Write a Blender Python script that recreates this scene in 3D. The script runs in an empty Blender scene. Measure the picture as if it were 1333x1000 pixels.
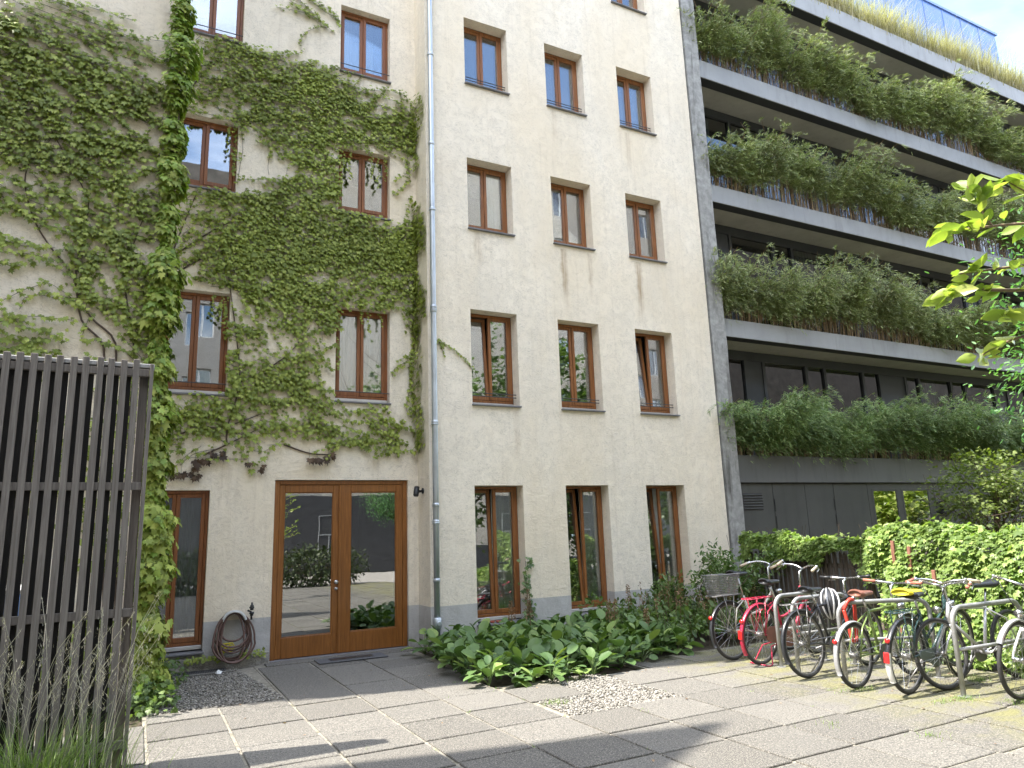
import bpy, math, random
import numpy as np
from mathutils import Vector, Matrix
SC = bpy.context.scene
COL = SC.collection
PI = math.pi
rng = np.random.default_rng(7)
random.seed(7)
def rad(d): return math.radians(d)

# ------------------------------------------------------------------ mesh builder
class MB:
    def __init__(s): s.v = []; s.f = []; s.n = 0
    def add(s, vs, fs):
        o = s.n
        s.v.extend([tuple(map(float, p)) for p in vs]); s.n += len(vs)
        s.f.extend([tuple(o + i for i in q) for q in fs])
    def box(s, x0, x1, y0, y1, z0, z1):
        vs = [(x, y, z) for z in (z0, z1) for y in (y0, y1) for x in (x0, x1)]
        s.add(vs, [(0, 2, 3, 1), (4, 5, 7, 6), (0, 1, 5, 4), (2, 6, 7, 3), (0, 4, 6, 2), (1, 3, 7, 5)])
    def cbox(s, x0, x1, y0, y1, z0, z1, c=.004):
        """box with chamfered edges"""
        vs = []
        for ax in range(3):
            for sx in (0, 1):
                for sy in (0, 1):
                    for sz in (0, 1):
                        p = [[x0, x1][sx], [y0, y1][sy], [z0, z1][sz]]
                        sg = [1 - 2 * sx, 1 - 2 * sy, 1 - 2 * sz]
                        for k in range(3):
                            if k != ax: p[k] += sg[k] * c
                        vs.append(tuple(p))
        def i(ax, sx, sy, sz): return ax * 8 + sx * 4 + sy * 2 + sz
        fs = []
        for sx in (0, 1):
            q = [i(0, sx, 0, 0), i(0, sx, 1, 0), i(0, sx, 1, 1), i(0, sx, 0, 1)]; fs.append(q if sx else q[::-1])
        for sy in (0, 1):
            q = [i(1, 0, sy, 0), i(1, 1, sy, 0), i(1, 1, sy, 1), i(1, 0, sy, 1)]; fs.append(q[::-1] if sy else q)
        for sz in (0, 1):
            q = [i(2, 0, 0, sz), i(2, 1, 0, sz), i(2, 1, 1, sz), i(2, 0, 1, sz)]; fs.append(q if sz else q[::-1])
        for sx in (0, 1):
            for sy in (0, 1):
                fs.append([i(0, sx, sy, 0), i(1, sx, sy, 0), i(1, sx, sy, 1), i(0, sx, sy, 1)])
        for sx in (0, 1):
            for sz in (0, 1):
                fs.append([i(0, sx, 0, sz), i(2, sx, 0, sz), i(2, sx, 1, sz), i(0, sx, 1, sz)])
        for sy in (0, 1):
            for sz in (0, 1):
                fs.append([i(1, 0, sy, sz), i(2, 0, sy, sz), i(2, 1, sy, sz), i(1, 1, sy, sz)])
        for sx in (0, 1):
            for sy in (0, 1):
                for sz in (0, 1):
                    fs.append([i(0, sx, sy, sz), i(1, sx, sy, sz), i(2, sx, sy, sz)])
        s.add(vs, fs)
    def quad(s, a, b, c, d): s.add([a, b, c, d], [(0, 1, 2, 3)])
    def tube(s, pts, r, n=8, cap=True, closed=False):
        pts = [Vector(p) for p in pts]; m = len(pts)
        rs = r if isinstance(r, (list, tuple)) else [r] * m
        T = []
        for i in range(m):
            if closed: t = pts[(i + 1) % m] - pts[i - 1]
            else: t = pts[min(i + 1, m - 1)] - pts[max(i - 1, 0)]
            T.append(t.normalized() if t.length > 1e-9 else Vector((0, 0, 1)))
        ref = Vector((0, 0, 1)) if abs(T[0].z) < .9 else Vector((1, 0, 0))
        u = (ref - T[0] * ref.dot(T[0])).normalized()
        vs = []
        for i in range(m):
            u = (u - T[i] * u.dot(T[i])); u = u.normalized() if u.length > 1e-6 else T[i].orthogonal().normalized()
            w = T[i].cross(u)
            for k in range(n):
                a = 2 * PI * k / n
                vs.append(pts[i] + (u * math.cos(a) + w * math.sin(a)) * rs[i])
        fs = []
        for i in range(m if closed else m - 1):
            j = (i + 1) % m
            for k in range(n):
                l = (k + 1) % n
                fs.append((i * n + k, i * n + l, j * n + l, j * n + k))
        if cap and not closed:
            fs.append(tuple(range(n))[::-1]); fs.append(tuple((m - 1) * n + k for k in range(n)))
        s.add(vs, fs)
    def lathe(s, prof, n=16, M=None):
        """prof: list of (r, h) round the z axis; M a matrix"""
        vs = []; m = len(prof)
        for r, h in prof:
            for k in range(n):
                a = 2 * PI * k / n
                p = Vector((r * math.cos(a), r * math.sin(a), h))
                vs.append(M @ p if M else p)
        fs = []
        for i in range(m - 1):
            for k in range(n):
                l = (k + 1) % n
                fs.append((i * n + k, i * n + l, (i + 1) * n + l, (i + 1) * n + k))
        fs.append(tuple(range(n))[::-1]); fs.append(tuple((m - 1) * n + k for k in range(n)))
        s.add(vs, fs)
    def arr(s, V, F):
        o = s.n
        s.v.extend(map(tuple, V.tolist())); s.n += len(V)
        s.f.extend([tuple(o + i for i in q) for q in F])
    def xf(s, M):
        s.v = [tuple(M @ Vector(p)) for p in s.v]; return s
    def build(s, name, mat, parent=None, smooth=False, loc=None):
        me = bpy.data.meshes.new(name)
        me.from_pydata(s.v, [], s.f); me.update()
        if smooth: me.polygons.foreach_set('use_smooth', [True] * len(me.polygons))
        return link(name, me, mat, parent, loc)
def link(name, me, mat, parent=None, loc=None):
    o = bpy.data.objects.new(name, me)
    if mat is not None:
        for m in (mat if isinstance(mat, (list, tuple)) else [mat]): me.materials.append(m)
    COL.objects.link(o)
    if parent is not None: o.parent = parent
    if loc is not None: o.location = loc
    return o
def npmesh(name, V, nper, mat, parent=None, smooth=False):
    """many polygons of equal size nper: V (k, nper, 3) separate islands"""
    k = V.shape[0]
    me = bpy.data.meshes.new(name)
    me.vertices.add(k * nper); me.vertices.foreach_set('co', V.reshape(-1).astype(np.float32))
    me.loops.add(k * nper); me.loops.foreach_set('vertex_index', np.arange(k * nper, dtype=np.int32))
    me.polygons.add(k); me.polygons.foreach_set('loop_start', np.arange(k, dtype=np.int32) * nper)
    me.polygons.foreach_set('loop_total', np.full(k, nper, dtype=np.int32))
    me.update(calc_edges=True)
    return link(name, me, mat, parent)
def instmesh(name, baseV, baseF, P, R, S, mat, parent=None, smooth=True):
    """copies of a small mesh: P (k,3) places, R (k,3,3) columns = axes, S (k,) sizes; one mesh"""
    bv = np.asarray(baseV, float); nv = len(bv); k = len(P)
    S = np.asarray(S, float)
    if S.ndim == 1: S = np.repeat(S[:, None], 3, 1)
    V = np.einsum('kij,knj->kni', R, bv[None] * S[:, None, :]) + P[:, None, :]
    ln = [len(f) for f in baseF]; fl = np.concatenate([np.array(f) for f in baseF]); nl = len(fl); nf = len(baseF)
    me = bpy.data.meshes.new(name)
    me.vertices.add(k * nv); me.vertices.foreach_set('co', V.reshape(-1).astype(np.float32))
    me.loops.add(k * nl)
    me.loops.foreach_set('vertex_index', (fl[None] + (np.arange(k) * nv)[:, None]).reshape(-1).astype(np.int32))
    st = np.concatenate([[0], np.cumsum(ln)[:-1]])
    me.polygons.add(k * nf)
    me.polygons.foreach_set('loop_start', (st[None] + (np.arange(k) * nl)[:, None]).reshape(-1).astype(np.int32))
    me.polygons.foreach_set('loop_total', np.tile(ln, k).astype(np.int32))
    if smooth: me.polygons.foreach_set('use_smooth', np.ones(k * nf, dtype=bool))
    me.update(calc_edges=True)
    return link(name, me, mat, parent)
def norm(a): return a / np.maximum(np.linalg.norm(a, axis=-1, keepdims=True), 1e-9)
def frames(d, n):
    """axes: y = d (blade direction), z ~ n, x = y cross z"""
    d = norm(d); x = norm(np.cross(d, n)); z = np.cross(x, d)
    return np.stack([x, d, z], axis=2)
def empty(name, loc=(0, 0, 0), rz=0, label=None, cat=None, group=None):
    o = bpy.data.objects.new(name, None); COL.objects.link(o)
    o.location = loc; o.rotation_euler = (0, 0, rz); o.empty_display_size = .1
    if label: tag(o, label, cat, group)
    return o
def tag(o, label, cat, group=None, kind=None):
    o['label'] = label; o['category'] = cat
    if group: o['group'] = group
    if kind: o['kind'] = kind
    return o
def structure(o): o['kind'] = 'structure'; return o
def arc(c, r, a0, a1, n, ax=(0, 2)):
    out = []
    for i in range(n + 1):
        a = rad(a0 + (a1 - a0) * i / n); p = list(c); p[ax[0]] += r * math.cos(a); p[ax[1]] += r * math.sin(a); out.append(tuple(p))
    return out
def bez(a, b, c, d, n=10):
    a, b, c, d = map(Vector, (a, b, c, d)); out = []
    for i in range(n + 1):
        t = i / n; s = 1 - t
        out.append(a * s ** 3 + b * 3 * s * s * t + c * 3 * s * t * t + d * t ** 3)
    return out

# ------------------------------------------------------------------ materials
class NT:
    def __init__(s, name):
        s.m = bpy.data.materials.new(name); s.m.use_nodes = True
        s.t = s.m.node_tree; s.t.nodes.clear()
        s.out = s.N('ShaderNodeOutputMaterial')
    def N(s, typ, **k):
        n = s.t.nodes.new(typ)
        for a, b in k.items():
            if a.startswith('i_'):
                key = a[2:]; key = int(key) if key.isdigit() else key.replace('_', ' ')
                s.set(n, key, b)
            else: setattr(n, a, b)
        return n
    def set(s, n, key, b):
        if isinstance(b, bpy.types.NodeSocket): s.t.links.new(b, n.inputs[key])
        else: n.inputs[key].default_value = b
    def coord(s, kind='Object'): return s.N('ShaderNodeTexCoord').outputs[kind]
    def mapping(s, v, scale=(1, 1, 1), loc=(0, 0, 0), rot=(0, 0, 0)):
        return s.N('ShaderNodeMapping', i_Vector=v, i_Scale=scale, i_Location=loc, i_Rotation=rot).outputs[0]
    def noise(s, v, scale, detail=4, rough=.55, dist=0, out='Fac'):
        return s.N('ShaderNodeTexNoise', i_Vector=v, i_Scale=scale, i_Detail=detail, i_Roughness=rough, i_Distortion=dist).outputs[out]
    def ramp(s, fac, stops, interp='LINEAR'):
        n = s.N('ShaderNodeValToRGB'); s.t.links.new(fac, n.inputs[0]); r = n.color_ramp; r.interpolation = interp
        while len(r.elements) < len(stops): r.elements.new(.5)
        for e, (p, c) in zip(r.elements, stops):
            e.position = p
            e.color = (c, c, c, 1) if isinstance(c, (int, float)) else (*c, 1)
        return n.outputs[0]
    def mix(s, fac, a, b, mode='MIX'):
        n = s.N('ShaderNodeMix', data_type='RGBA', blend_type=mode)
        for k, x in (('Factor', fac), ('A', a), ('B', b)):
            sock = [i for i in n.inputs if i.name == k and i.enabled][0] if k == 'Factor' else [i for i in n.inputs if i.name == k and i.type == 'RGBA'][0]
            if isinstance(x, bpy.types.NodeSocket): s.t.links.new(x, sock)
            elif k == 'Factor': sock.default_value = x
            else: sock.default_value = (*x, 1) if len(x) == 3 else x
        return [o for o in n.outputs if o.type == 'RGBA'][0]
    def math(s, op, a, b=None, clamp=False):
        n = s.N('ShaderNodeMath', operation=op, use_clamp=clamp)
        for i, x in enumerate((a, b)):
            if x is None: continue
            if isinstance(x, bpy.types.NodeSocket): s.t.links.new(x, n.inputs[i])
            else: n.inputs[i].default_value = x
        return n.outputs[0]
    def rng(s, v, a, b, c=0., d=1., interp='LINEAR'):
        n = s.N('ShaderNodeMapRange', interpolation_type=interp, clamp=True); s.t.links.new(v, n.inputs[0])
        for i, x in enumerate((a, b, c, d)): n.inputs[1 + i].default_value = x
        return n.outputs[0]
    def xyz(s, v):
        n = s.N('ShaderNodeSeparateXYZ'); s.t.links.new(v, n.inputs[0]); return n.outputs
    def bump(s, h, strength=.3, dist=.01, normal=None):
        n = s.N('ShaderNodeBump', i_Strength=strength, i_Distance=dist, i_Height=h)
        if normal: s.t.links.new(normal, n.inputs['Normal'])
        return n.outputs[0]
    def bsdf(s, color, rough=.6, metal=0., bump=None, spec=.5, coat=0.):
        n = s.N('ShaderNodeBsdfPrincipled')
        s.set(n, 'Base Color', color if isinstance(color, bpy.types.NodeSocket) else (*color, 1))
        s.set(n, 'Roughness', rough); s.set(n, 'Metallic', metal); s.set(n, 'Specular IOR Level', spec)
        if coat: s.set(n, 'Coat Weight', coat); s.set(n, 'Coat Roughness', .08)
        if bump: s.t.links.new(bump, n.inputs['Normal'])
        return n.outputs[0]
    def end(s, sh): s.t.links.new(sh, s.out.inputs[0]); return s.m

def m_plain(name, color, rough=.5, metal=0., var=.15, scale=8., bump=0., coat=0., spec=.5):
    n = NT(name); c = n.coord()
    f = n.noise(c, scale, 5, .6)
    lo = tuple(x * (1 - var) for x in color); hi = tuple(min(1, x * (1 + var)) for x in color)
    col = n.ramp(f, [(.3, lo), (.7, hi)])
    r = n.rng(f, .3, .7, rough * .85, min(1, rough * 1.15))
    b = n.bump(n.noise(c, scale * 6, 3), bump, .004) if bump else None
    return n.end(n.bsdf(col, r, metal, b, spec, coat))
def m_leaf(name, stops, trans=.3, rough=.45, tcol=None, clump=0., cs=3., spec=.4):
    n = NT(name)
    g = n.N('ShaderNodeNewGeometry').outputs['Random Per Island']
    col = n.ramp(g, stops)
    if clump:
        cl = n.noise(n.coord(), cs, 2, .5)
        cl = n.ramp(cl, [(.35, 1 - clump), (.65, 1 + clump * .6)])
        col = n.mix(1., col, cl, 'MULTIPLY')
    p = n.bsdf(col, rough, 0, None, spec)
    tc = n.mix(1., col, tcol or (1.5, 1.7, .6), 'MULTIPLY')
    t = n.N('ShaderNodeBsdfTranslucent'); n.t.links.new(tc, t.inputs[0])
    mx = n.N('ShaderNodeMixShader'); mx.inputs[0].default_value = trans
    n.t.links.new(p, mx.inputs[1]); n.t.links.new(t.outputs[0], mx.inputs[2])
    return n.end(mx.outputs[0])
def m_stucco(name, base, stains=(), plinth=True, zdirt=True, bk=1.):
    n = NT(name); c = n.coord(); x, y, z = n.xyz(c)
    big = n.noise(n.mapping(c, (1, 1, .7)), .9, 5, .6, .4)
    med = n.noise(c, 5, 6, .65, 1.2)
    swirl = n.noise(n.mapping(c, (1, 1, 1.2)), 7.5, 3, .6, 2.6)
    lo = tuple(v * .92 for v in base); hi = tuple(min(1, v * 1.08) for v in base)
    col = n.ramp(big, [(.3, lo), (.7, hi)])
    col = n.mix(n.rng(med, .40, .70, 0, .55), col, tuple(v * .80 for v in base))
    ln = n.math('ABSOLUTE', n.math('SUBTRACT', n.noise(n.mapping(c, (1, 1, 1.5)), 4.2, 4, .62, 3.4), .5))
    col = n.mix(n.math('MULTIPLY', n.rng(ln, 0, .022, .8, 0), n.rng(med, .36, .54)), col, tuple(v * .60 for v in base))
    ln2 = n.math('ABSOLUTE', n.math('SUBTRACT', n.noise(n.mapping(c, (1.3, 1, 1), (3, 1, 7)), 9.5, 3, .6, 2.8), .5))
    col = n.mix(n.math('MULTIPLY', n.rng(ln2, 0, .022, .5, 0), n.rng(big, .4, .62)), col, tuple(v * .70 for v in base))
    warm = n.noise(n.mapping(c, (1, 1, .5), (9, 3, 2)), .55, 4, .6, .3)
    col = n.mix(n.rng(warm, .42, .66, 0, .5), col, (base[0] * .93, base[1] * .87, base[2] * .76))
    # trowel scratches
    scr = n.noise(n.mapping(c, (16, 16, 5), rot=(0, .5, 0)), 1.6, 4, .7, 1.5)
    col = n.mix(n.rng(scr, .57, .70, 0, .13), col, tuple(v * .72 for v in base))
    # fine hair cracks and patches
    vr = n.N('ShaderNodeTexVoronoi', feature='DISTANCE_TO_EDGE', i_Scale=1.15, i_Vector=n.mapping(n.mix(.06, c, n.noise(c, 6, 3, .6, out='Color'), 'ADD'), (1, 1, .8))).outputs[0]
    col = n.mix(n.math('MULTIPLY', n.rng(vr, .0, .006, .06, 0), n.rng(big, .5, .6)), col, tuple(v * .5 for v in base))
    # rain streaks: long vertical, faint
    st = n.noise(n.mapping(c, (5, 5, .16)), 2.2, 4, .6)
    col = n.mix(n.rng(st, .55, .78, 0, .22), col, (.36, .28, .19))
    for (sx, zt, zb, w, k) in stains:
        wob = n.math('ADD', x, n.math('MULTIPLY', n.math('SUBTRACT', n.noise(n.mapping(c, (.4, .4, 1.6)), 2.5, 3), .5), .16))
        d = n.math('ABSOLUTE', n.math('SUBTRACT', wob, sx))
        m = n.math('MULTIPLY', n.rng(d, 0, w, 1, 0, 'SMOOTHSTEP'), n.rng(z, zt - .02, zt, 1, 0))
        m = n.math('MULTIPLY', m, n.rng(z, zb, zb + (zt - zb) * .6, 0, 1, 'SMOOTHSTEP'))
        m = n.math('MULTIPLY', m, n.rng(n.noise(n.mapping(c, (9, 9, .8)), 2, 3), .35, .6, .25, 1))
        col = n.mix(n.math('MULTIPLY', m, k), col, (.33, .22, .11))
    if plinth:
        edge = n.math('ADD', z, n.math('MULTIPLY', n.math('SUBTRACT', med, .5), .012))
        pf = n.rng(edge, .578, .584, 1, 0)
        pc = n.ramp(n.noise(c, 3.5, 6, .65, .5), [(.3, (.43, .42, .40)), (.7, (.55, .54, .52))])
        col = n.mix(pf, col, pc)
        # splash dirt near the ground
        col = n.mix(n.math('MULTIPLY', n.rng(z, 0, .22, .6, 0), n.rng(med, .3, .65)), col, (.14, .13, .10))
    h = n.math('ADD', n.math('MULTIPLY', swirl, .5), n.math('ADD', n.math('MULTIPLY', med, .5), n.math('MULTIPLY', n.noise(c, 90, 3), .10)))
    b = n.bump(n.math('SUBTRACT', h, n.math('MULTIPLY', n.rng(ln, 0, .03, .3, 0), .6)), min(1, .6 * bk), .025 * bk)
    return n.end(n.bsdf(col, .92, 0, b, .2))
def m_wood(name, c1, c2, c3, ax=2, scale=1., rough=.42, coat=.15, bump=.15):
    """grain along the axis ax (object coordinates)"""
    n = NT(name); c = n.coord()
    sc = [14 * scale] * 3; sc[ax] = .7 * scale
    g = n.noise(n.mapping(c, tuple(sc)), 3.2, 6, .65, .8)
    sc2 = [60 * scale] * 3; sc2[ax] = 1.6 * scale
    f = n.noise(n.mapping(c, tuple(sc2)), 2.5, 3, .6, .3)
    col = n.ramp(g, [(.28, c1), (.5, c2), (.74, c3)])
    col = n.mix(n.rng(f, .5, .75, 0, .45), col, tuple(v * .55 for v in c1))
    bl = n.noise(c, 1.3, 3)
    col = n.mix(n.rng(bl, .4, .7, 0, .35), col, tuple(v * .75 for v in c2))
    return n.end(n.bsdf(col, n.rng(g, .3, .7, rough * .85, rough * 1.2), 0, n.bump(f, bump, .003), .4, coat))
def m_glass(name, tint=(.88, .91, .90), lo=.13, hi=.95, wav=.012, rough=0.):
    n = NT(name)
    fr = n.N('ShaderNodeFresnel'); fr.inputs[0].default_value = 1.55
    f = n.rng(fr.outputs[0], .045, .7, lo, hi)
    c = n.coord()
    b = n.bump(n.noise(c, 1.7, 2, .4), wav, .05)
    gl = n.N('ShaderNodeBsdfGlossy'); gl.inputs['Roughness'].default_value = rough; gl.inputs['Color'].default_value = (.97, .98, 1, 1)
    n.t.links.new(b, gl.inputs['Normal']); 
    tr = n.N('ShaderNodeBsdfTransparent'); tr.inputs[0].default_value = (*tint, 1)
    mx = n.N('ShaderNodeMixShader'); n.t.links.new(f, mx.inputs[0]); n.t.links.new(tr.outputs[0], mx.inputs[1]); n.t.links.new(gl.outputs[0], mx.inputs[2])
    return n.end(mx.outputs[0])
def m_slab():
    n = NT('slab_concrete'); c = n.coord(); x, y, z = n.xyz(c)
    g = n.N('ShaderNodeNewGeometry').outputs['Random Per Island']
    base = n.ramp(g, [(0, (.092, .086, .076)), (.5, (.118, .111, .098)), (1, (.142, .134, .119))])
    sp = n.noise(c, 95, 2, .7); sp2 = n.noise(c, 42, 3, .75)
    col = n.mix(n.rng(sp, .50, .62, 0, .75), base, (.32, .30, .26))
    col = n.mix(n.rng(sp2, .53, .64, 0, .75), col, (.05, .05, .052))
    bl = n.noise(c, 1.6, 5, .65, .3)
    col = n.mix(n.rng(bl, .48, .72, 0, .4), col, (.13, .125, .115))
    mo = n.noise(n.mapping(c, (1, 1.6, 1)), 2.3, 6, .7, .6)
    mm = n.math('MULTIPLY', n.rng(x, 5.4, 6.5, 0, 1), n.rng(mo, .40, .60, 0, .62))
    col = n.mix(mm, col, n.mix(n.rng(sp2, .4, .6), (.25, .23, .075), (.14, .145, .04)))
    # pale drips of dried lime / dust near the slab joints
    col = n.mix(n.rng(n.noise(c, 3.1, 6, .7), .60, .74, 0, .4), col, (.27, .255, .225))
    b = n.bump(n.math('ADD', sp, sp2), .5, .004)
    return n.end(n.bsdf(col, .9, 0, b, .25))
def m_concrete(name, base, var=.25, scale=2.5, stain=(.10, .09, .075), stainamt=.5, rough=.8, vert=.25):
    n = NT(name); c = n.coord()
    a = n.noise(c, scale, 6, .65, .4)
    col = n.ramp(a, [(.28, tuple(v * (1 - var) for v in base)), (.72, tuple(v * (1 + var) for v in base))])
    s = n.noise(n.mapping(c, (3, 3, vert)), 2.0, 5, .65, .3)
    col = n.mix(n.rng(s, .52, .72, 0, stainamt), col, stain)
    f = n.noise(c, 60, 4, .7)
    col = n.mix(n.rng(f, .55, .75, 0, .3), col, tuple(v * .6 for v in base))
    return n.end(n.bsdf(col, rough, 0, n.bump(f, .25, .004), .3))
M = {}
def mats():
    STU = (.87, .795, .66)
    M['stucco'] = m_stucco('cream_stucco', STU, stains=[(6.35, 6.45, 5.15, .10, .75), (7.98, 6.45, 5.15, .11, .8), (6.9, 6.45, 5.5, .07, .4), (4.7, 6.5, 5.7, .12, .35), (5.3, 3.5, 2.6, .08, .3), (7.95, 9.1, 8.1, .1, .3), (6.3, 9.15, 8.3, .08, .3), (3.1, 2.8, 2.45, .2, .3), (1.05, 2.75, 2.2, .12, .3)])
    M['stucco_shade'] = m_stucco('shade_grey_stucco', (.40, .385, .36), plinth=False, bk=2.); M['stucco_far'] = m_stucco('grey_stucco', (.58, .54, .48), plinth=False, bk=3.)
    M['wood'] = m_wood('oiled_wood', (.15, .056, .018), (.265, .104, .032), (.38, .165, .055))
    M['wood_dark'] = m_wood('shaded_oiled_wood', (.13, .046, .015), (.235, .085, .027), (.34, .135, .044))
    M['door_wood'] = m_wood('door_wood', (.15, .054, .011), (.25, .094, .019), (.35, .143, .032))
    M['greywood'] = m_wood('weathered_grey_wood', (.12, .105, .09), (.205, .184, .16), (.305, .277, .243), rough=.85, coat=0, bump=.5)
    M['picket'] = m_wood('old_picket_wood', (.05, .04, .033), (.095, .075, .06), (.15, .12, .10), rough=.9, coat=0, bump=.5)
    M['sunpicket'] = m_wood('sunlit_picket_wood', (.16, .07, .045), (.26, .12, .08), (.34, .17, .12), rough=.8, coat=0, bump=.4)
    M['glass'] = m_glass('window_glass', lo=.20)
    M['doorglass'] = m_glass('door_glass', lo=.27, tint=(.6, .64, .64))
    M['mirrorglass'] = m_glass('dark_window_glass', lo=.16, hi=.8, tint=(.35, .38, .38))
    M['groundglass'] = m_glass('mirroring_ground_glass', lo=.55, tint=(.3, .33, .33))
    M['rearwood'] = m_wood('shade_blackened_wood', (.02, .019, .018), (.035, .033, .03), (.06, .056, .052), rough=.9, coat=0)  # rear slats: shade of the gaps put into a near-black wood colour
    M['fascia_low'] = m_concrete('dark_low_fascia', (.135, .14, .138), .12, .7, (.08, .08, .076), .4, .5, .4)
    M['blueglass'] = m_plain('blue_roof_glazing', (.10, .19, .45), .12, 0, .12, 2.)
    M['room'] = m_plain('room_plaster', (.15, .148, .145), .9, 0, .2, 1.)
    M['curtain'] = m_plain('pale_curtain', (.55, .56, .53), .9, 0, .12, 2.)
    M['curtain_grey'] = m_plain('grey_curtain', (.30, .32, .33), .9, 0, .12, 2.)
    M['slate'] = m_plain('slate_sill', (.17, .17, .178), .6, 0, .25, 6, .2)
    M['alu'] = m_plain('aluminium_strip', (.62, .60, .57), .45, .5, .12, 5)
    M['rail'] = m_plain('steel_guard_rail', (.07, .07, .075), .45, .3, .1, 5)
    M['zinc'] = m_plain('zinc_sheet', (.50, .545, .58), .42, .7, .16, 3., .08)
    M['black'] = m_plain('black_plastic', (.018, .019, .021), .42, 0, .3, 8)
    M['rubber'] = m_plain('tyre_rubber', (.035, .034, .033), .75, 0, .35, 14, .2)
    M['chrome'] = m_plain('bright_metal', (.55, .55, .55), .28, 1., .12, 12)
    M['dullmetal'] = m_plain('dull_metal', (.23, .225, .22), .45, .8, .2, 10)
    M['galv'] = m_plain('galvanised_steel', (.33, .33, .32), .55, .55, .18, 12, .1)
    M['slab'] = m_slab()
    M['darkpanel'] = m_concrete('dark_metal_panel', (.082, .084, .078), .14, .8, (.05, .05, .048), .35, .5)
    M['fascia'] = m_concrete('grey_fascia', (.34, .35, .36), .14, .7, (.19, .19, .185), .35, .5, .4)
    M['soffit'] = m_concrete('soffit_concrete', (.50, .48, .43), .14, 1.1, (.34, .32, .28), .4, .85, 1.)
    M['underside'] = m_plain('dark_trough_underside', (.045, .046, .05), .6, 0, .2, 3)
    M['pier'] = m_concrete('lichen_concrete', (.31, .31, .295), .35, 6.5, (.07, .064, .055), .85, .9, .5)
    M['frame_dark'] = m_plain('dark_window_frame', (.035, .038, .04), .45, 0, .2, 4)
    M['soil'] = m_concrete('soil', (.075, .06, .042), .35, 7, (.04, .032, .022), .6, .95, 1.)
    M['joint'] = m_concrete('joint_grit', (.25, .23, .19), .45, 24, (.07, .075, .03), .75, .95, 1.)
    n = NT('gravel_stone'); g = n.N('ShaderNodeNewGeometry').outputs['Random Per Island']
    M['pebble'] = n.end(n.bsdf(n.ramp(g, [(0, (.09, .085, .075)), (.3, (.19, .178, .155)), (.65, (.28, .262, .23)), (1, (.37, .35, .31))]), .8, 0, None, .3))
    M['ivy'] = m_leaf('ivy_leaf', [(0, (.13, .16, .024)), (.35, (.20, .25, .040)), (.7, (.275, .33, .060)), (1, (.39, .43, .10))], .16, .5, clump=.15, spec=.3, cs=1.1)
    M['ivy_dark'] = m_leaf('deep_ivy_leaf', [(0, (.12, .155, .028)), (.35, (.19, .24, .043)), (.75, (.265, .32, .064)), (1, (.38, .42, .10))], .16, .5, clump=.15, spec=.3, cs=1.2)
    M['ivy_young'] = m_leaf('young_ivy_leaf', [(0, (.125, .20, .028)), (.5, (.20, .295, .04)), (1, (.31, .40, .07))], .25, .45)
    M['ivy_stem'] = m_plain('ivy_stem', (.085, .06, .045), .85, 0, .3, 20)
    M['deadleaf'] = m_leaf('withered_leaf', [(0, (.035, .022, .012)), (.6, (.07, .042, .022)), (1, (.12, .075, .04))], .1, .7)
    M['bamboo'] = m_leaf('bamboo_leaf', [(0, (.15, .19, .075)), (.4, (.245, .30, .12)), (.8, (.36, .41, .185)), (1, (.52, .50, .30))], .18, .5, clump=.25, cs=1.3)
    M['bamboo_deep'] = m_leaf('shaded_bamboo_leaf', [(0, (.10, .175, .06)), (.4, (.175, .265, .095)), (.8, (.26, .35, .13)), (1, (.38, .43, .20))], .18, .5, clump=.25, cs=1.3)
    M['cane'] = m_leaf('bamboo_cane', [(0, (.15, .10, .06)), (.5, (.28, .195, .115)), (1, (.42, .32, .20))], .05, .6)
    M['straw'] = m_leaf('roof_grass_blade', [(0, (.16, .155, .07)), (.35, (.31, .275, .165)), (.7, (.45, .39, .275)), (1, (.58, .53, .42))], .35, .6)
    M['vine'] = m_leaf('vine_leaf', [(0, (.11, .175, .045)), (.4, (.18, .265, .07)), (.75, (.255, .345, .10)), (1, (.36, .44, .14))], .35, .42, clump=.2, cs=1.6)
    M['yellowleaf'] = m_leaf('yellow_green_leaf', [(0, (.17, .24, .05)), (.5, (.29, .36, .085)), (1, (.44, .47, .16))], .36, .34)
    M['locust'] = m_leaf('pinnate_leaf', [(0, (.06, .15, .06)), (.5, (.10, .22, .09)), (1, (.16, .30, .12))], .4, .5)
    M['maple'] = m_leaf('maple_leaf', [(0, (.075, .105, .026)), (.5, (.125, .17, .042)), (1, (.20, .24, .07))], .35, .5, clump=.2, cs=2.)
    M['shrub'] = m_leaf('shrub_leaf', [(0, (.06, .105, .032)), (.5, (.105, .165, .052)), (1, (.165, .23, .08))], .3, .42)
    M['bergenia'] = m_leaf('bergenia_leaf', [(0, (.065, .12, .042)), (.5, (.11, .185, .058)), (.85, (.165, .25, .075)), (1, (.26, .34, .10))], .18, .48, spec=.35)
    M['dryflower'] = m_leaf('dry_flower', [(0, (.14, .08, .045)), (.5, (.24, .15, .085)), (1, (.35, .24, .15))], .1, .8)
    M['darkbackdrop'] = m_concrete('dark_mirror_backdrop', (.085, .075, .065), .5, 2.5, (.03, .035, .025), .7, .9, .6)
    M['shade_shrub'] = m_leaf('dark_shrub_leaf', [(0, (.022, .036, .012)), (.5, (.045, .066, .022)), (1, (.09, .11, .045))], .2, .5)
    M['yard'] = m_concrete('pale_yard_gravel', (.34, .32, .29), .25, 9, (.16, .15, .13), .5, .95, 1.)
    M['grass'] = m_leaf('grass_blade', [(0, (.10, .17, .045)), (.5, (.18, .27, .075)), (1, (.32, .40, .16))], .3, .45)
    M['seed'] = m_leaf('grass_seed_head', [(0, (.34, .32, .24)), (.5, (.48, .45, .36)), (1, (.62, .58, .48))], .2, .7)
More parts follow.
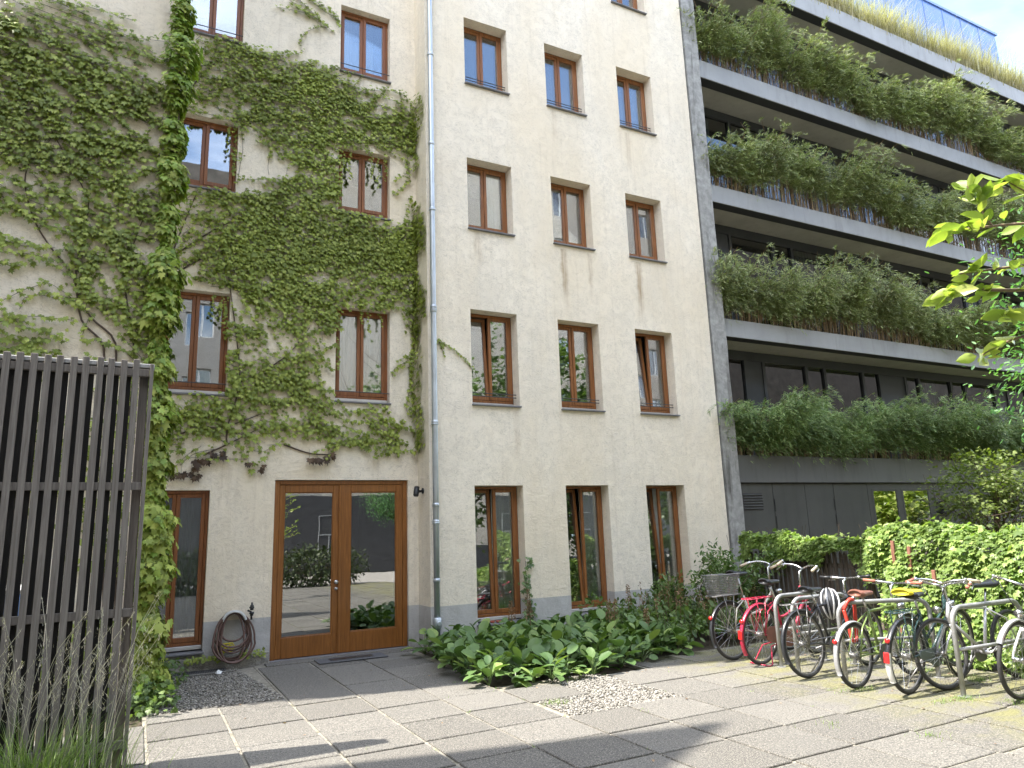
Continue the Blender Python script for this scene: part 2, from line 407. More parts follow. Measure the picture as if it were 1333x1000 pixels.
    M['bark'] = m_concrete('bark', (.12, .09, .065), .35, 14, (.05, .04, .03), .6, .9, .3)
    M['twig'] = m_plain('young_twig', (.24, .17, .11), .7, 0, .25, 20)
    M['hose'] = m_plain('brown_hose', (.125, .072, .058), .5, 0, .25, 8)
    M['holder'] = m_plain('grey_enamel', (.55, .56, .55), .4, .2, .12, 6)
    M['mat'] = m_plain('dark_doormat', (.085, .086, .09), .95, 0, .3, 40, .6)
    M['grate'] = m_plain('steel_grate', (.13, .13, .13), .6, .6, .3, 12)
    M['terracotta'] = m_plain('terracotta', (.36, .10, .065), .8, 0, .2, 12)
    M['bluebox'] = m_plain('blue_plastic', (.10, .28, .62), .4, 0, .1, 4)
    M['whiteplastic'] = m_plain('white_plastic', (.78, .78, .76), .4, 0, .08, 5)
    M['red'] = m_plain('red_lacquer', (.42, .018, .055), .28, 0, .15, 6, 0, .4)
    M['redlens'] = m_plain('red_reflector', (.62, .02, .02), .2, 0, .15, 30, 0, .5)
    M['redplastic'] = m_plain('red_lock_sleeve', (.60, .055, .035), .45, 0, .15, 12)
    M['orange'] = m_plain('orange_cord', (.75, .25, .02), .6, 0, .1, 10)
    M['yellow'] = m_plain('yellow_cover', (.72, .62, .03), .6, 0, .12, 14, .3)
    M['brownguard'] = m_plain('faded_brown_chainguard', (.20, .085, .065), .6, 0, .25, 9)
    M['greygreen'] = m_plain('grey_green_chainguard', (.10, .125, .115), .5, 0, .2, 8)
    M['greenpaint'] = m_plain('olive_green_lacquer', (.16, .22, .06), .3, 0, .12, 6, 0, .4)
    M['tealpaint'] = m_plain('dark_green_lacquer', (.016, .045, .045), .28, 0, .2, 6, 0, .4)
    M['blackpaint'] = m_plain('black_lacquer', (.020, .021, .024), .3, 0, .2, 6, 0, .4)
    M['silverpaint'] = m_plain('silver_lacquer', (.52, .52, .53), .32, .5, .1, 6, 0, .3)
    M['creampaint'] = m_plain('cream_lacquer', (.55, .53, .45), .35, 0, .1, 6, 0, .3)
    M['whitepaint'] = m_plain('white_lacquer', (.78, .77, .75), .35, 0, .06, 6, 0, .3)
    M['leather'] = m_plain('brown_leather', (.22, .09, .06), .5, 0, .2, 12)
    M['redgrip'] = m_plain('terracotta_grip', (.42, .15, .10), .6, 0, .2, 14)
    M['creamgrip'] = m_plain('cork_grip', (.50, .41, .30), .7, 0, .15, 20)
mats()
# ------------------------------------------------------------------ sky, sun, camera
SUN_EL, SUN_SLOPE = rad(58), .235
phi = math.atan(SUN_SLOPE)
to_sun = Vector((-math.cos(SUN_EL) * math.cos(phi), math.cos(SUN_EL) * math.sin(phi), math.sin(SUN_EL)))
SKYDIR = (.79, .345, .505)
W = bpy.data.worlds.new('World'); SC.world = W; W.use_nodes = True
wt = W.node_tree; wt.nodes.clear()
wo = wt.nodes.new('ShaderNodeOutputWorld'); bg = wt.nodes.new('ShaderNodeBackground')
sky = wt.nodes.new('ShaderNodeTexSky'); sky.sky_type = 'NISHITA'; sky.sun_disc = False
sky.sun_elevation = SUN_EL; sky.sun_rotation = math.atan2(to_sun.x, to_sun.y)
sky.air_density = 1.0; sky.dust_density = .8; sky.ozone_density = 1.2
tc = wt.nodes.new('ShaderNodeTexCoord'); mp = wt.nodes.new('ShaderNodeMapping'); mp.inputs['Scale'].default_value = (1, 1, 2.2); mp.inputs['Location'].default_value = (.3, .2, .0)
cn = wt.nodes.new('ShaderNodeTexNoise'); cn.inputs['Scale'].default_value = 2.3; cn.inputs['Detail'].default_value = 7; cn.inputs['Roughness'].default_value = .58; cn.inputs['Distortion'].default_value = .3
cr = wt.nodes.new('ShaderNodeValToRGB'); cr.color_ramp.elements[0].position = .41; cr.color_ramp.elements[1].position = .56
mx = wt.nodes.new('ShaderNodeMix'); mx.data_type = 'RGBA'
L = wt.links.new
L(tc.outputs['Generated'], mp.inputs[0]); L(mp.outputs[0], cn.inputs['Vector']); L(cn.outputs['Fac'], cr.inputs[0])
ml = wt.nodes.new('ShaderNodeMath'); ml.operation = 'MULTIPLY'; ml.inputs[1].default_value = .75; L(cr.outputs[0], ml.inputs[0])
vd = wt.nodes.new('ShaderNodeVectorMath'); vd.operation = 'DOT_PRODUCT'; vd.inputs[1].default_value = (.49, -.66, .57)
nm = wt.nodes.new('ShaderNodeVectorMath'); nm.operation = 'NORMALIZE'; L(tc.outputs['Generated'], nm.inputs[0]); L(nm.outputs[0], vd.inputs[0])
hl = wt.nodes.new('ShaderNodeMapRange'); hl.interpolation_type = 'SMOOTHSTEP'; L(vd.outputs['Value'], hl.inputs[0])
for i_, v_ in enumerate((.89, .965, 1, .05)): hl.inputs[1 + i_].default_value = v_
vd3 = wt.nodes.new('ShaderNodeVectorMath'); vd3.operation = 'DOT_PRODUCT'; vd3.inputs[1].default_value = SKYDIR; L(nm.outputs[0], vd3.inputs[0])
hl3 = wt.nodes.new('ShaderNodeMapRange'); hl3.interpolation_type = 'SMOOTHSTEP'; L(vd3.outputs['Value'], hl3.inputs[0])
for i_, v_ in enumerate((.86, .97, 1, .08)): hl3.inputs[1 + i_].default_value = v_
m4 = wt.nodes.new('ShaderNodeMath'); m4.operation = 'MULTIPLY'; L(hl.outputs[0], m4.inputs[0]); L(hl3.outputs[0], m4.inputs[1])
vd2 = wt.nodes.new('ShaderNodeVectorMath'); vd2.operation = 'DOT_PRODUCT'; vd2.inputs[1].default_value = (.06, -.79, .61); L(nm.outputs[0], vd2.inputs[0])
hl2 = wt.nodes.new('ShaderNodeMapRange'); hl2.interpolation_type = 'SMOOTHSTEP'; L(vd2.outputs['Value'], hl2.inputs[0])
for i_, v_ in enumerate((.92, .975, 1, .35)): hl2.inputs[1 + i_].default_value = v_
m3 = wt.nodes.new('ShaderNodeMath'); m3.operation = 'MULTIPLY'; L(m4.outputs[0], m3.inputs[0]); L(hl2.outputs[0], m3.inputs[1])
m2 = wt.nodes.new('ShaderNodeMath'); m2.operation = 'MULTIPLY'; L(ml.outputs[0], m2.inputs[0]); L(m3.outputs[0], m2.inputs[1])
L(m2.outputs[0], mx.inputs['Factor'])
L(sky.outputs[0], [i for i in mx.inputs if i.name == 'A' and i.type == 'RGBA'][0])
[i for i in mx.inputs if i.name == 'B' and i.type == 'RGBA'][0].default_value = (11.5, 11.6, 11.8, 1)
L([o for o in mx.outputs if o.type == 'RGBA'][0], bg.inputs[0]); bg.inputs[1].default_value = .15
L(bg.outputs[0], wo.inputs[0])
sl = bpy.data.lights.new('sun', 'SUN'); sl.energy = 3.15; sl.angle = rad(.5); sl.color = (1, .945, .86)
so = bpy.data.objects.new('sun', sl); COL.objects.link(so); so.location = to_sun * 60
so.rotation_euler = (-to_sun).to_track_quat('-Z', 'Y').to_euler()
cam = bpy.data.cameras.new('camera'); cam.sensor_fit = 'HORIZONTAL'; cam.sensor_width = 36; cam.lens = 36 * 926.8 / 1333; cam.clip_start = .05; cam.clip_end = 1500
co = bpy.data.objects.new('camera', cam); COL.objects.link(co); SC.camera = co
yaw, pit, rol = .4825179, .2043395, -.0351757
f = Vector((math.sin(yaw) * math.cos(pit), math.cos(yaw) * math.cos(pit), math.sin(pit)))
r0 = Vector((math.cos(yaw), -math.sin(yaw), 0)); u0 = r0.cross(f)
r_ = r0 * math.cos(rol) + u0 * math.sin(rol); u_ = -r0 * math.sin(rol) + u0 * math.cos(rol)
co.matrix_world = Matrix(((r_.x, u_.x, -f.x, 0), (r_.y, u_.y, -f.y, 0), (r_.z, u_.z, -f.z, 1.6), (0, 0, 0, 1)))
SC.view_settings.view_transform = 'Standard'; SC.view_settings.look = 'None'
SC.view_settings.exposure = 2.12; SC.view_settings.gamma = 1
SC.cycles.max_bounces = 7; SC.cycles.transparent_max_bounces = 12; SC.cycles.diffuse_bounces = 4; SC.cycles.glossy_bounces = 4
try: SC.cycles.use_denoising = True
except Exception: pass

# ------------------------------------------------------------------ ground and paving
b = MB(); b.quad((-250, -250, -.055), (250, -250, -.055), (250, 250, -.055), (-250, 250, -.055))
structure(b.build('ground', M['soil']))
XE = [-3.09, -2.44, -1.79, -1.14, -.48, .17, .82, 1.47, 2.13, 2.78, 3.44, 4.09, 4.74, 5.39, 6.04, 6.69, 7.34, 7.99]
b = MB(); jb = MB()
jb.box(-3.1, 8.05, -4.5, 7.05, -.05, -.014); jb.box(-3.1, 3.46, 7.05, 7.72, -.05, -.014); jb.box(5.36, 8.05, 7.05, 7.62, -.05, -.014); jb.box(1.46, 3.62, 7.72, 10.40, -.05, -.014); jb.box(.15, 1.46, 7.72, 8.12, -.05, -.014)
structure(jb.build('paving_bed', M['joint']))
def slab(x0, x1, y0, y1):
    g = .010 + random.random() * .007
    dz = random.uniform(-.005, .003); tx = random.uniform(-.004, .004); ty = random.uniform(-.004, .004); a = random.uniform(-.004, .004)
    t = MB(); t.cbox(x0 + g, x1 - g, y0 + g, y1 - g, -.045, 0, .005)
    cx, cy = (x0 + x1) / 2, (y0 + y1) / 2
    ca, sa = math.cos(a), math.sin(a)
    for i, (x, y, z) in enumerate(t.v):
        u, v = x - cx, y - cy
        t.v[i] = (cx + u * ca - v * sa, cy + u * sa + v * ca, z + dz + u * tx + v * ty)
    b.add(t.v, t.f)
for i in range(len(XE) - 1):
    x0, x1 = XE[i], XE[i + 1]; xm = (x0 + x1) / 2
    off = random.uniform(-.02, .02) + (.05 if x0 == 1.47 else 0) * -1
    for k in range(-1, 19):
        y1 = 7.70 - .64 * k + off; y0 = y1 - .64; ym = (y0 + y1) / 2
        if k < 0 and not (5.35 < xm < 8): continue
        if k < 0: y0, y1 = 7.04, 7.60
        if k == 0 and xm > 5.35: y1 = 7.03
        if k == 0 and 3.44 < xm < 5.35: continue
        if k == 1 and 4.09 < xm < 4.74: continue
        if k == 2 and 3.6 < xm < 4.74: continue
        slab(x0, x1, y0, y1)
for x0, x1 in ((.17, .82), (.82, 1.47)): slab(x0, x1, 7.73, 8.08)
slab(1.47, 2.13, 7.68, 9.72)
for y0, y1 in ((7.70, 8.34), (8.34, 8.98), (8.98, 9.62), (9.62, 10.16)):
    slab(2.13, 2.78, y0, y1)
for y0, y1 in ((7.66, 8.34), (8.34, 9.05), (9.05, 9.62), (9.62, 10.16)): slab(2.78, 3.5, y0, y1)
slab(1.47, 2.13, 9.72, 10.16); b.cbox(1.60, 3.66, 10.17, 10.455, -.05, .004, .006)
structure(b.build('pavement', M['slab']))

# ------------------------------------------------------------------ gravel (real stones)
def stones(name, inside, x0, x1, y0, y1, n, s0, s1, z=-.012):
    P = np.stack([rng.uniform(x0, x1, n * 3), rng.uniform(y0, y1, n * 3)], 1)
    P = np.array([p for p in P if inside(p[0], p[1])][:n]); k = len(P)
    P3 = np.concatenate([P, np.full((k, 1), z) + rng.uniform(0, .012, (k, 1))], 1)
    t = (1 + 5 ** .5) / 2
    bv = np.array([(1, 0, 0), (-1, 0, 0), (0, 1, 0), (0, -1, 0), (0, 0, 1), (0, 0, -1), (.6, .6, .5), (-.6, .55, .5), (-.55, -.6, .45), (.6, -.6, .5)]) * .5
    bf = [(4, 6, 7), (4, 7, 8), (4, 8, 9), (4, 9, 6), (6, 0, 2), (6, 2, 7), (7, 2, 1), (7, 1, 8), (8, 1, 3), (8, 3, 9), (9, 3, 0), (9, 0, 6), (0, 5, 2), (2, 5, 1), (1, 5, 3), (3, 5, 0)]
    a = rng.uniform(0, 2 * PI, k)
    R = np.zeros((k, 3, 3)); R[:, 0, 0] = np.cos(a); R[:, 1, 0] = np.sin(a); R[:, 0, 1] = -np.sin(a); R[:, 1, 1] = np.cos(a); R[:, 2, 2] = 1
    S = rng.uniform(s0, s1, (k, 1)) * np.stack([rng.uniform(.8, 1.4, k), rng.uniform(.7, 1.1, k), rng.uniform(.5, .8, k)], 1)
    o = instmesh(name, bv, bf, P3, R, S, M['pebble'], smooth=False)
    o['kind'] = 'stuff'; return o
pb = MB(); pb.box(.15, 1.46, 8.09, 10.42, -.05, -.02); pb.box(3.46, 4.73, 5.2, 7.06, -.049, -.018); pb.box(4.7, 5.36, 6.9, 7.16, -.0495, -.022); pb.box(3.44, 4.7, 7.06, 7.30, -.0495, -.022)
structure(pb.build('gravel_base', M['joint']))
yb = MB(); yb.box(-5.9, 40, -11.9, -4.52, -.05, -.02); structure(yb.build('yard_gravel', M['yard']))
tag(stones('gravel', lambda x, y: x + (y - 8.1) * .1 < 1.46 and not (x < 1.14 and y > 10.02), .2, 1.46, 8.1, 10.3, 5200, .014, .030), 'pale gravel strip below the garden hose', 'gravel', None, 'stuff')
tag(stones('gravel', lambda x, y: x > 3.5 and (y < 6.4 or x > 4.08) and x + (y - 5.75) * .05 < 4.78, 3.5, 4.8, 5.74, 7.2, 5600, .014, .030), 'sunlit patch of pale gravel between the paving slabs and the leafy bed', 'gravel', None, 'stuff')
def jstone(x, y):
    dx = min(abs(x - e) for e in XE); return dx < .014
tag(stones('gravel', jstone, -1, 7.6, 2.4, 7.6, 4200, .007, .014, -.012), 'grit caught in the joints between the paving slabs', 'gravel', None, 'stuff')

# ------------------------------------------------------------------ cream building
bld = empty('apartment_building', (5, 10.4, 0), 0, 'cream stucco apartment house with brown wooden windows and a grey plinth', 'building')
BO = Vector((5, 10.4, 0))
def pbuild(mb, name, mat, parent=bld, smooth=False):
    """build in world coordinates, keep parent at its own place"""
    o = mb.build(name, mat, parent, smooth)
    root = parent
    while root.parent: root = root.parent
    o.matrix_parent_inverse = Matrix.Translation(-root.location) if parent is root else Matrix.Identity(4)
    return o
def facade(b, x0, x1, z0, z1, Y, ops, dep, ybias=0):
    xs = sorted({x0, x1, *[o[0] for o in ops], *[o[1] for o in ops]}); zs = sorted({z0, z1, *[o[2] for o in ops], *[o[3] for o in ops]})
    for i in range(len(xs) - 1):
        for j in range(len(zs) - 1):
            cx, cz = (xs[i] + xs[i + 1]) / 2, (zs[j] + zs[j + 1]) / 2
            if any(o[0] < cx < o[1] and o[2] < cz < o[3] for o in ops): continue
            b.quad((xs[i], Y, zs[j]), (xs[i + 1], Y, zs[j]), (xs[i + 1], Y, zs[j + 1]), (xs[i], Y, zs[j + 1]))
    for a, c, d, e in ops:
        Y2 = Y + dep
        b.quad((a, Y, d), (a, Y2, d), (c, Y2, d), (c, Y, d)); b.quad((a, Y, e), (c, Y, e), (c, Y2, e), (a, Y2, e))
        b.quad((a, Y, d), (a, Y, e), (a, Y2, e), (a, Y2, d)); b.quad((c, Y, d), (c, Y2, d), (c, Y2, e), (c, Y, e))
RC = [(4.53, 5.37), (6.16, 7.00), (7.79, 8.64)]
RR = [(.27, 2.31), (3.57, 5.13), (6.52, 7.80), (9.20, 10.50), (11.95, 13.25)]
MC = [(.12, .98), (2.50, 3.35)]
MR = [(3.60, 5.09), (6.65, 7.80), (9.16, 10.42), (11.9, 13.2)]
RDEP, MDEP = .22, .15
HR = 16.0
ops_r = [(a, c, d, e) for a, c in RC for d, e in RR]
ops_m = [(a, c, d, e) for a, c in MC for d, e in MR] + [(.06, .84, .22, 2.29), (1.68, 3.64, .004, 2.43)]
b = MB(); facade(b, 3.8, 9.59, -.05, HR, 10.0, ops_r, RDEP)
b.quad((3.8, 10.0, -.05), (3.8, 10.0, HR), (3.8, 10.5, HR), (3.8, 10.5, -.05))
b.quad((9.59, 10.0, -.05), (9.59, 14, -.05), (9.59, 14, HR), (9.59, 10.0, HR))
facade(b, -.2, 3.8, -.05, HR, 10.5, ops_m, MDEP)
# left block, standing forward of the door bay
LX0, LX1, LY = -2.0, .12, 8.8
b.quad((LX0, LY, -.05), (LX1, LY, -.05), (LX1, LY, HR), (LX0, LY, HR)); b.quad((LX1, LY, -.05), (LX1, 10.5, -.05), (LX1, 10.5, HR), (LX1, LY, HR))
b.quad((LX0, LY, -.05), (LX0, LY, HR), (LX0, 16, HR), (LX0, 16, -.05))
b.quad((LX0, 16, -.05), (LX0, 16, HR), (9.59, 16, HR), (9.59, 16, -.05))
pbuild(b, 'wall', M['stucco'])
b = MB()
b.quad((LX0, LY, HR), (LX1, LY, HR), (LX1, 16, HR), (LX0, 16, HR)); b.quad((LX1, 10.5, HR), (3.8, 10.5, HR), (3.8, 16, HR), (LX1, 16, HR)); b.quad((3.8, 10, HR), (9.59, 10, HR), (9.59, 16, HR), (3.8, 16, HR))
pbuild(b, 'roof', M['slate'])
# rooms behind the openings
b = MB()
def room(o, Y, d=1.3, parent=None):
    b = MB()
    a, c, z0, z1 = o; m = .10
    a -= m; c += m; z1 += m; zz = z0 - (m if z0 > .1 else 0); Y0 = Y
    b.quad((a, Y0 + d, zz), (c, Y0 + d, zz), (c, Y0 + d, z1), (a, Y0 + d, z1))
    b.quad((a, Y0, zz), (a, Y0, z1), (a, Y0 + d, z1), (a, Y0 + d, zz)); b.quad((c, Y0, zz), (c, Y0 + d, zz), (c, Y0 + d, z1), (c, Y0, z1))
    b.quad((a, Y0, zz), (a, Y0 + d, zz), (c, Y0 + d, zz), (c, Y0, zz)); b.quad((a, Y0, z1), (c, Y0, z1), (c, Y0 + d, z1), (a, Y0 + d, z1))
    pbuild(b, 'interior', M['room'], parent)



def bar(b, x0, x1, y0, y1, z0, z1): b.cbox(x0, x1, y0, y1, z0, z1, .005)
def window(o, Y, wood, ajar=0., rail=0, curtain=None, sillout=.05, tilt=False, weather=True, glass=None):
    a, c, z0, z1 = o; fw = .042; fd = .07
    zb = z0 + .075
    b = MB()
    bar(b, a + .002, a + fw, Y, Y + fd, zb, z1 - .002); bar(b, c - fw, c - .002, Y, Y + fd, zb, z1 - .002)
    bar(b, a + fw, c - fw, Y + .001, Y + fd, z1 - fw, z1 - .003); bar(b, a + fw, c - fw, Y + .001, Y + fd, zb, zb + fw)
    w = pbuild(b, 'window', wood)
    room(o, (10.0 + RDEP) if Y < 10.3 else 10.5 + MDEP, 1.3, w)
    xm = (a + c) / 2; sw = .05
    for side in (0, 1):
        x0, x1 = (a + fw + .003, xm + .012) if side == 0 else (xm - .012, c - fw - .003)
        ya, yb = (Y + .012, Y + .058) if side == 0 else (Y - .004, Y + .042)
        if side == 0: x1 = xm - .013
        za, zc = zb + fw + .003, z1 - fw - .003
        s = MB()
        bar(s, x0, x0 + sw, ya, yb, za, zc); bar(s, x1 - sw, x1, ya, yb, za, zc)
        bar(s, x0 + sw, x1 - sw, ya + .001, yb, za, za + sw + .012); bar(s, x0 + sw, x1 - sw, ya + .001, yb, zc - sw, zc)
        g = MB(); ym = (ya + yb) / 2
        g.box(x0 + sw - .01, x1 - sw + .01, ym, ym + .012, za + sw, zc - sw + .01)
        if side == 0 and ajar:
            if tilt: Mx = Matrix.Translation((0, yb, za)) @ Matrix.Rotation(-rad(ajar), 4, 'X') @ Matrix.Translation((0, -yb, -za))
            else: Mx = Matrix.Translation((x0, yb, 0)) @ Matrix.Rotation(rad(ajar), 4, 'Z') @ Matrix.Translation((-x0, -yb, 0))
            s.xf(Mx); g.xf(Mx)
        else:
            e = random.uniform(-.22, .22)
            g.xf(Matrix.Translation((x0, ym, za)) @ Matrix.Rotation(rad(e), 4, 'Z') @ Matrix.Rotation(rad(random.uniform(-.25, .25)), 4, 'X') @ Matrix.Translation((-x0, -ym, -za)))
        pbuild(s, 'sash', wood, w); pbuild(g, 'pane', glass or M['glass'], w)
    s = MB(); s.cbox(a - .012, c + .012, Y - RDEP - sillout if Y < 10.3 else 10.5 - sillout, Y + .005, z0 - .018, z0 + .006, .004)
    pbuild(s, 'sill', M['slate'], w)
    if weather:
        s = MB(); s.cbox(a + .003, c - .003, Y - .018, Y + .02, z0 + .022, z0 + .073, .006); pbuild(s, 'weather_bar', M['alu'], w)
    if rail:
        s = MB()
        for k in range(rail): s.tube([(a + .001, Y - .10, zb + .09 + k * .05), (c - .001, Y - .10, zb + .09 + k * .05)], .008, 6)
        pbuild(s, 'guard_rail', M['rail'], w)
    if curtain:
        x0, x1, mat, za = curtain; s = MB(); n = int((x1 - x0) / .012); pts = []
        for i in range(n + 1):
            x = x0 + (x1 - x0) * i / n
            pts.append((x, Y + .12 + .022 * math.sin(x * 75 + math.sin(x * 21) * 2) + .01 * math.sin(x * 33), 0))
        vs = [(p[0], p[1], za) for p in pts] + [(p[0], p[1], z1 + .03) for p in pts]
        s.add(vs, [(i, i + 1, n + 2 + i, n + 1 + i) for i in range(n)])
        pbuild(s, 'curtain', mat, w, True)
    return w
for ci, (a, c) in enumerate(RC):
    for ri, (d, e) in enumerate(RR):
        kw = dict(rail=2 if ri in (1, 3) else 0)
        if ri == 0: kw.update(ajar=[3.2, 4.2, 4.0][ci], tilt=True, curtain=((a + c) / 2 + .02, c - .02, M['curtain'], d) if ci < 2 else ((a + c) / 2 - .05, c - .02, M['curtain'], d), sillout=.07)
        if ri == 1 and ci in (0, 2): kw.update(ajar=[4.2, 0, 5][ci], tilt=True)
        if ri == 2 and ci == 0: kw.update(curtain=((a + c) / 2 + .1, c - .05, M['curtain'], d))
        if ri == 2 and ci == 2: kw.update(curtain=(a + .05, c - .1, M['curtain_grey'], d))
        if ri == 3 and ci == 2: kw.update(curtain=((a + c) / 2 + .04, c - .05, M['curtain'], d))
        window((a, c, d, e), 10.0 + RDEP, M['wood'], **kw)
for ci, (a, c) in enumerate(MC):
    for ri, (d, e) in enumerate(MR):
        kw = dict(rail=1 if ri in (0, 2) else 0)
        if ri == 0 and ci == 1: kw.update(curtain=(a + .03, c - .03, M['curtain'], d))
        if ri == 2 and ci == 1: kw.update(curtain=(a + .03, (a + c) / 2 + .2, M['curtain_grey'], d))
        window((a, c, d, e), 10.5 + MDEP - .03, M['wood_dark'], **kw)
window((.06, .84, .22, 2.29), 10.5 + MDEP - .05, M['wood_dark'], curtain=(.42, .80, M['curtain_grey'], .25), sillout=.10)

# double entrance door
b = MB(); Y = 10.545
bar(b, 1.683, 1.755, Y, Y + .08, .005, 2.425); bar(b, 3.565, 3.637, Y, Y + .08, .005, 2.425); bar(b, 1.755, 3.565, Y + .001, Y + .08, 2.365, 2.425)
door = pbuild(b, 'door', M['door_wood']); room(ops_m[-1], 10.5 + MDEP, 3.0, door)
for k, (x0, x1, g0, g1) in enumerate(((1.758, 2.612, 1.83, 2.515), (2.618, 3.562, 2.775, 3.465))):
    b = MB(); y0, y1 = Y + .006 + .012 * (k == 0), Y + .06
    bar(b, x0, g0, y0, y1, .012, 2.362); bar(b, g1, x1, y0, y1, .012, 2.362)
    bar(b, g0, g1, y0 + .001, y1, .012, .285); bar(b, g0, g1, y0 + .001, y1, 2.255, 2.362)
    for (p, q, r, s) in ((g0, g0 + .012, .285, 2.255), (g1 - .012, g1, .285, 2.255)): b.cbox(p, q, y0 + .012, y1 - .004, r, s, .003)
    b.cbox(g0 + .012, g1 - .012, y0 + .012, y1 - .004, .285, .297, .003); b.cbox(g0 + .012, g1 - .012, y0 + .012, y1 - .004, 2.243, 2.255, .003)
    if k: b.cbox(2.598, 2.632, Y - .008, Y + .004, .014, 2.36, .003)
    pbuild(b, 'leaf', M['door_wood'], door)
    b = MB(); b.box(g0 + .004, g1 - .004, Y + .030, Y + .042, .289, 2.251)
    b.xf(Matrix.Translation((g0, Y, 0)) @ Matrix.Rotation(rad(.25 - .5 * k), 4, 'Z') @ Matrix.Translation((-g0, -Y, 0)))
    pbuild(b, 'pane', M['doorglass'], door)
b = MB(); RX = Matrix.Rotation(PI / 2, 4, 'X')
for z, r in ((.98, .028), (.89, .022)):
    b.lathe([(r, 0), (r, .008), (r * .8, .012), (.012, .014), (.012, .03), (r * .75, .036), (r * .8, .05), (r * .5, .056)], 16, Matrix.Translation((2.572, Y + .014, z)) @ RX)
pbuild(b, 'knob', M['chrome'], door, True)
b = MB(); b.cbox(1.69, 3.63, 10.46, 10.60, -.03, .006, .004); pbuild(b, 'threshold', M['slate'], door)

# rain pipe with collars, clean-out and brackets
b = MB(); px, py = 3.868, 9.925
b.tube([(px, py, z) for z in (.06, 3, 6, 9, 12, HR)], .043, 18)
for z in (.95, 1.78, 2.02, 3.25, 5.0, 5.06, 6.7, 7.85, 9.5, 11.2): b.lathe([(.043, -.03), (.051, -.026), (.051, .026), (.043, .03)], 18, Matrix.Translation((px, py, z)))
for z in (1.76, 3.22, 5.02, 6.68, 9.48): b.box(px - .012, px + .012, py + .03, 9.998, z - .012, z + .012); b.lathe([(.054, -.01), (.056, 0), (.054, .01)], 18, Matrix.Translation((px, py, z)))
b.lathe([(.046, -.08), (.058, -.07), (.058, .07), (.046, .08)], 18, Matrix.Translation((px, py, .36)))
b.lathe([(.036, 0), (.036, .03), (.028, .034), (.01, .03)], 14, Matrix.Translation((px + .004, py - .045, .36)) @ RX)
b.lathe([(.043, 0), (.052, .01), (.052, .07), (.043, .08)], 18, Matrix.Translation((px, py, 0)))
pbuild(b, 'rain_pipe', M['zinc'], bld, True)
# step and light-well beside the left window
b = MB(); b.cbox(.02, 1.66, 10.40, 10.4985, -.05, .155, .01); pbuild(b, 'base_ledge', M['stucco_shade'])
# ------------------------------------------------------------------ things on the cream wall and by the door
t = empty('security_camera', (3.79, 10.27, 2.25), 0, 'small black camera on a short arm on the side wall right of the wooden door', 'camera')
b = MB(); b.lathe([(.045, 0), (.045, .012), (.03, .02)], 14, Matrix.Translation((.008, 0, 0)) @ Matrix.Rotation(-PI / 2, 4, 'Y')); b.build('mount', M['black'], t, True)
b = MB(); b.tube([(0, 0, 0), (-.05, -.01, -.01), (-.09, -.03, .012)], .018, 10); b.build('arm', M['black'], t, True)
b = MB(); Mx = Matrix.Translation((-.105, -.02, -.01)) @ Matrix.Rotation(rad(160), 4, 'X') @ Matrix.Rotation(rad(-14), 4, 'Y')
b.lathe([(.030, -.075), (.041, -.07), (.043, 0), (.041, .06), (.034, .075), (.02, .078)], 18, Mx); b.build('body', M['black'], t, True)
b = MB(); b.lathe([(.021, .074), (.021, .081), (.012, .083)], 14, Mx); b.build('lens', M['mirrorglass'], t, True)

# hose hanging on its wall holder
HX, HY, HZ = 1.19, 10.49, .56
t = empty('hose_holder', (HX, HY, HZ), 0, 'grey metal half-round wall holder that carries the garden hose', 'holder')
b = MB(); pts = arc((0, 0, 0), .13, 12, 168, 14)
vs = []; 
for x, _, z in pts:
    for (dr, y) in ((0, 0), (0, -.21), (.012, -.22), (.012, 0)):
        k = (.13 + dr) / .13; vs.append((x * k, y, z * k))
b.add(vs, [(i * 4 + j, i * 4 + (j + 1) % 4, i * 4 + 4 + (j + 1) % 4, i * 4 + 4 + j) for i in range(14) for j in range(4)])
b.build('bracket', M['holder'], t, True)
b = MB()
vs = [(0, -.004, 0)] + [(x, -.004, z) for x, _, z in arc((0, 0, 0), .129, 12, 168, 14)] + [(x * 1.25, -.215, z * 1.25) for x, _, z in arc((0, 0, 0), .13, 12, 168, 14)] + [(x * 1.0, -.221, z) for x, _, z in arc((0, 0, 0), .143, 12, 168, 14)]
b.add(vs, [(15 + i, 16 + i, 31 + i, 30 + i) for i in range(1, 14)])
b.build('rim', M['holder'], t, True)
hs = empty('garden_hose', (HX, 10.36, .0), 0, 'long brown garden hose hung in loops on the wall left of the wooden door', 'hose')
b = MB(); lo = []
for k in range(9):
    wd = .145 + .022 * (k % 5) + .012 * math.sin(k * 2.1); dp = [.34, .42, .50, .56, .60, .62, .58, .46, .62][k]; yy = -.055 + .022 * (k % 4) + .06 * (k % 3 == 0)
    cx = .012 * math.sin(k * 3.3); top = .675 + .010 * (k % 3)
    for i in range(36):
        a = 2 * PI * i / 36 + PI / 2
        x = wd * math.cos(a) * (1.02 - .14 * math.sin(a)) + cx; s = (1 + math.sin(a)) / 2
        z = top - dp * (1 - s) ** 1.05
        if s < .4: x *= 1.06
        lo.append((x, yy + .012 * math.sin(a * 2 + k) - .05 * (1 - s), max(z, .02)))
b.tube(lo, .0125, 7); b.build('hose', M['hose'], hs, True)
b = MB(); b.tube([(.17, .0, .70), (.215, -.01, .68), (.22, -.02, .58)], .013, 7); b.lathe([(.018, 0), (.024, .01), (.024, .06), (.014, .07), (.012, .1)], 10, Matrix.Translation((.222, -.01, .70))); b.lathe([(.02, 0), (.022, .02), (.03, .025), (.03, .045), (.01, .05)], 10, Matrix.Translation((.222, -.01, .63))); b.tube([(.19, -.01, .735), (.25, -.02, .735)], .009, 6)
b.build('nozzle', M['black'], hs, True)
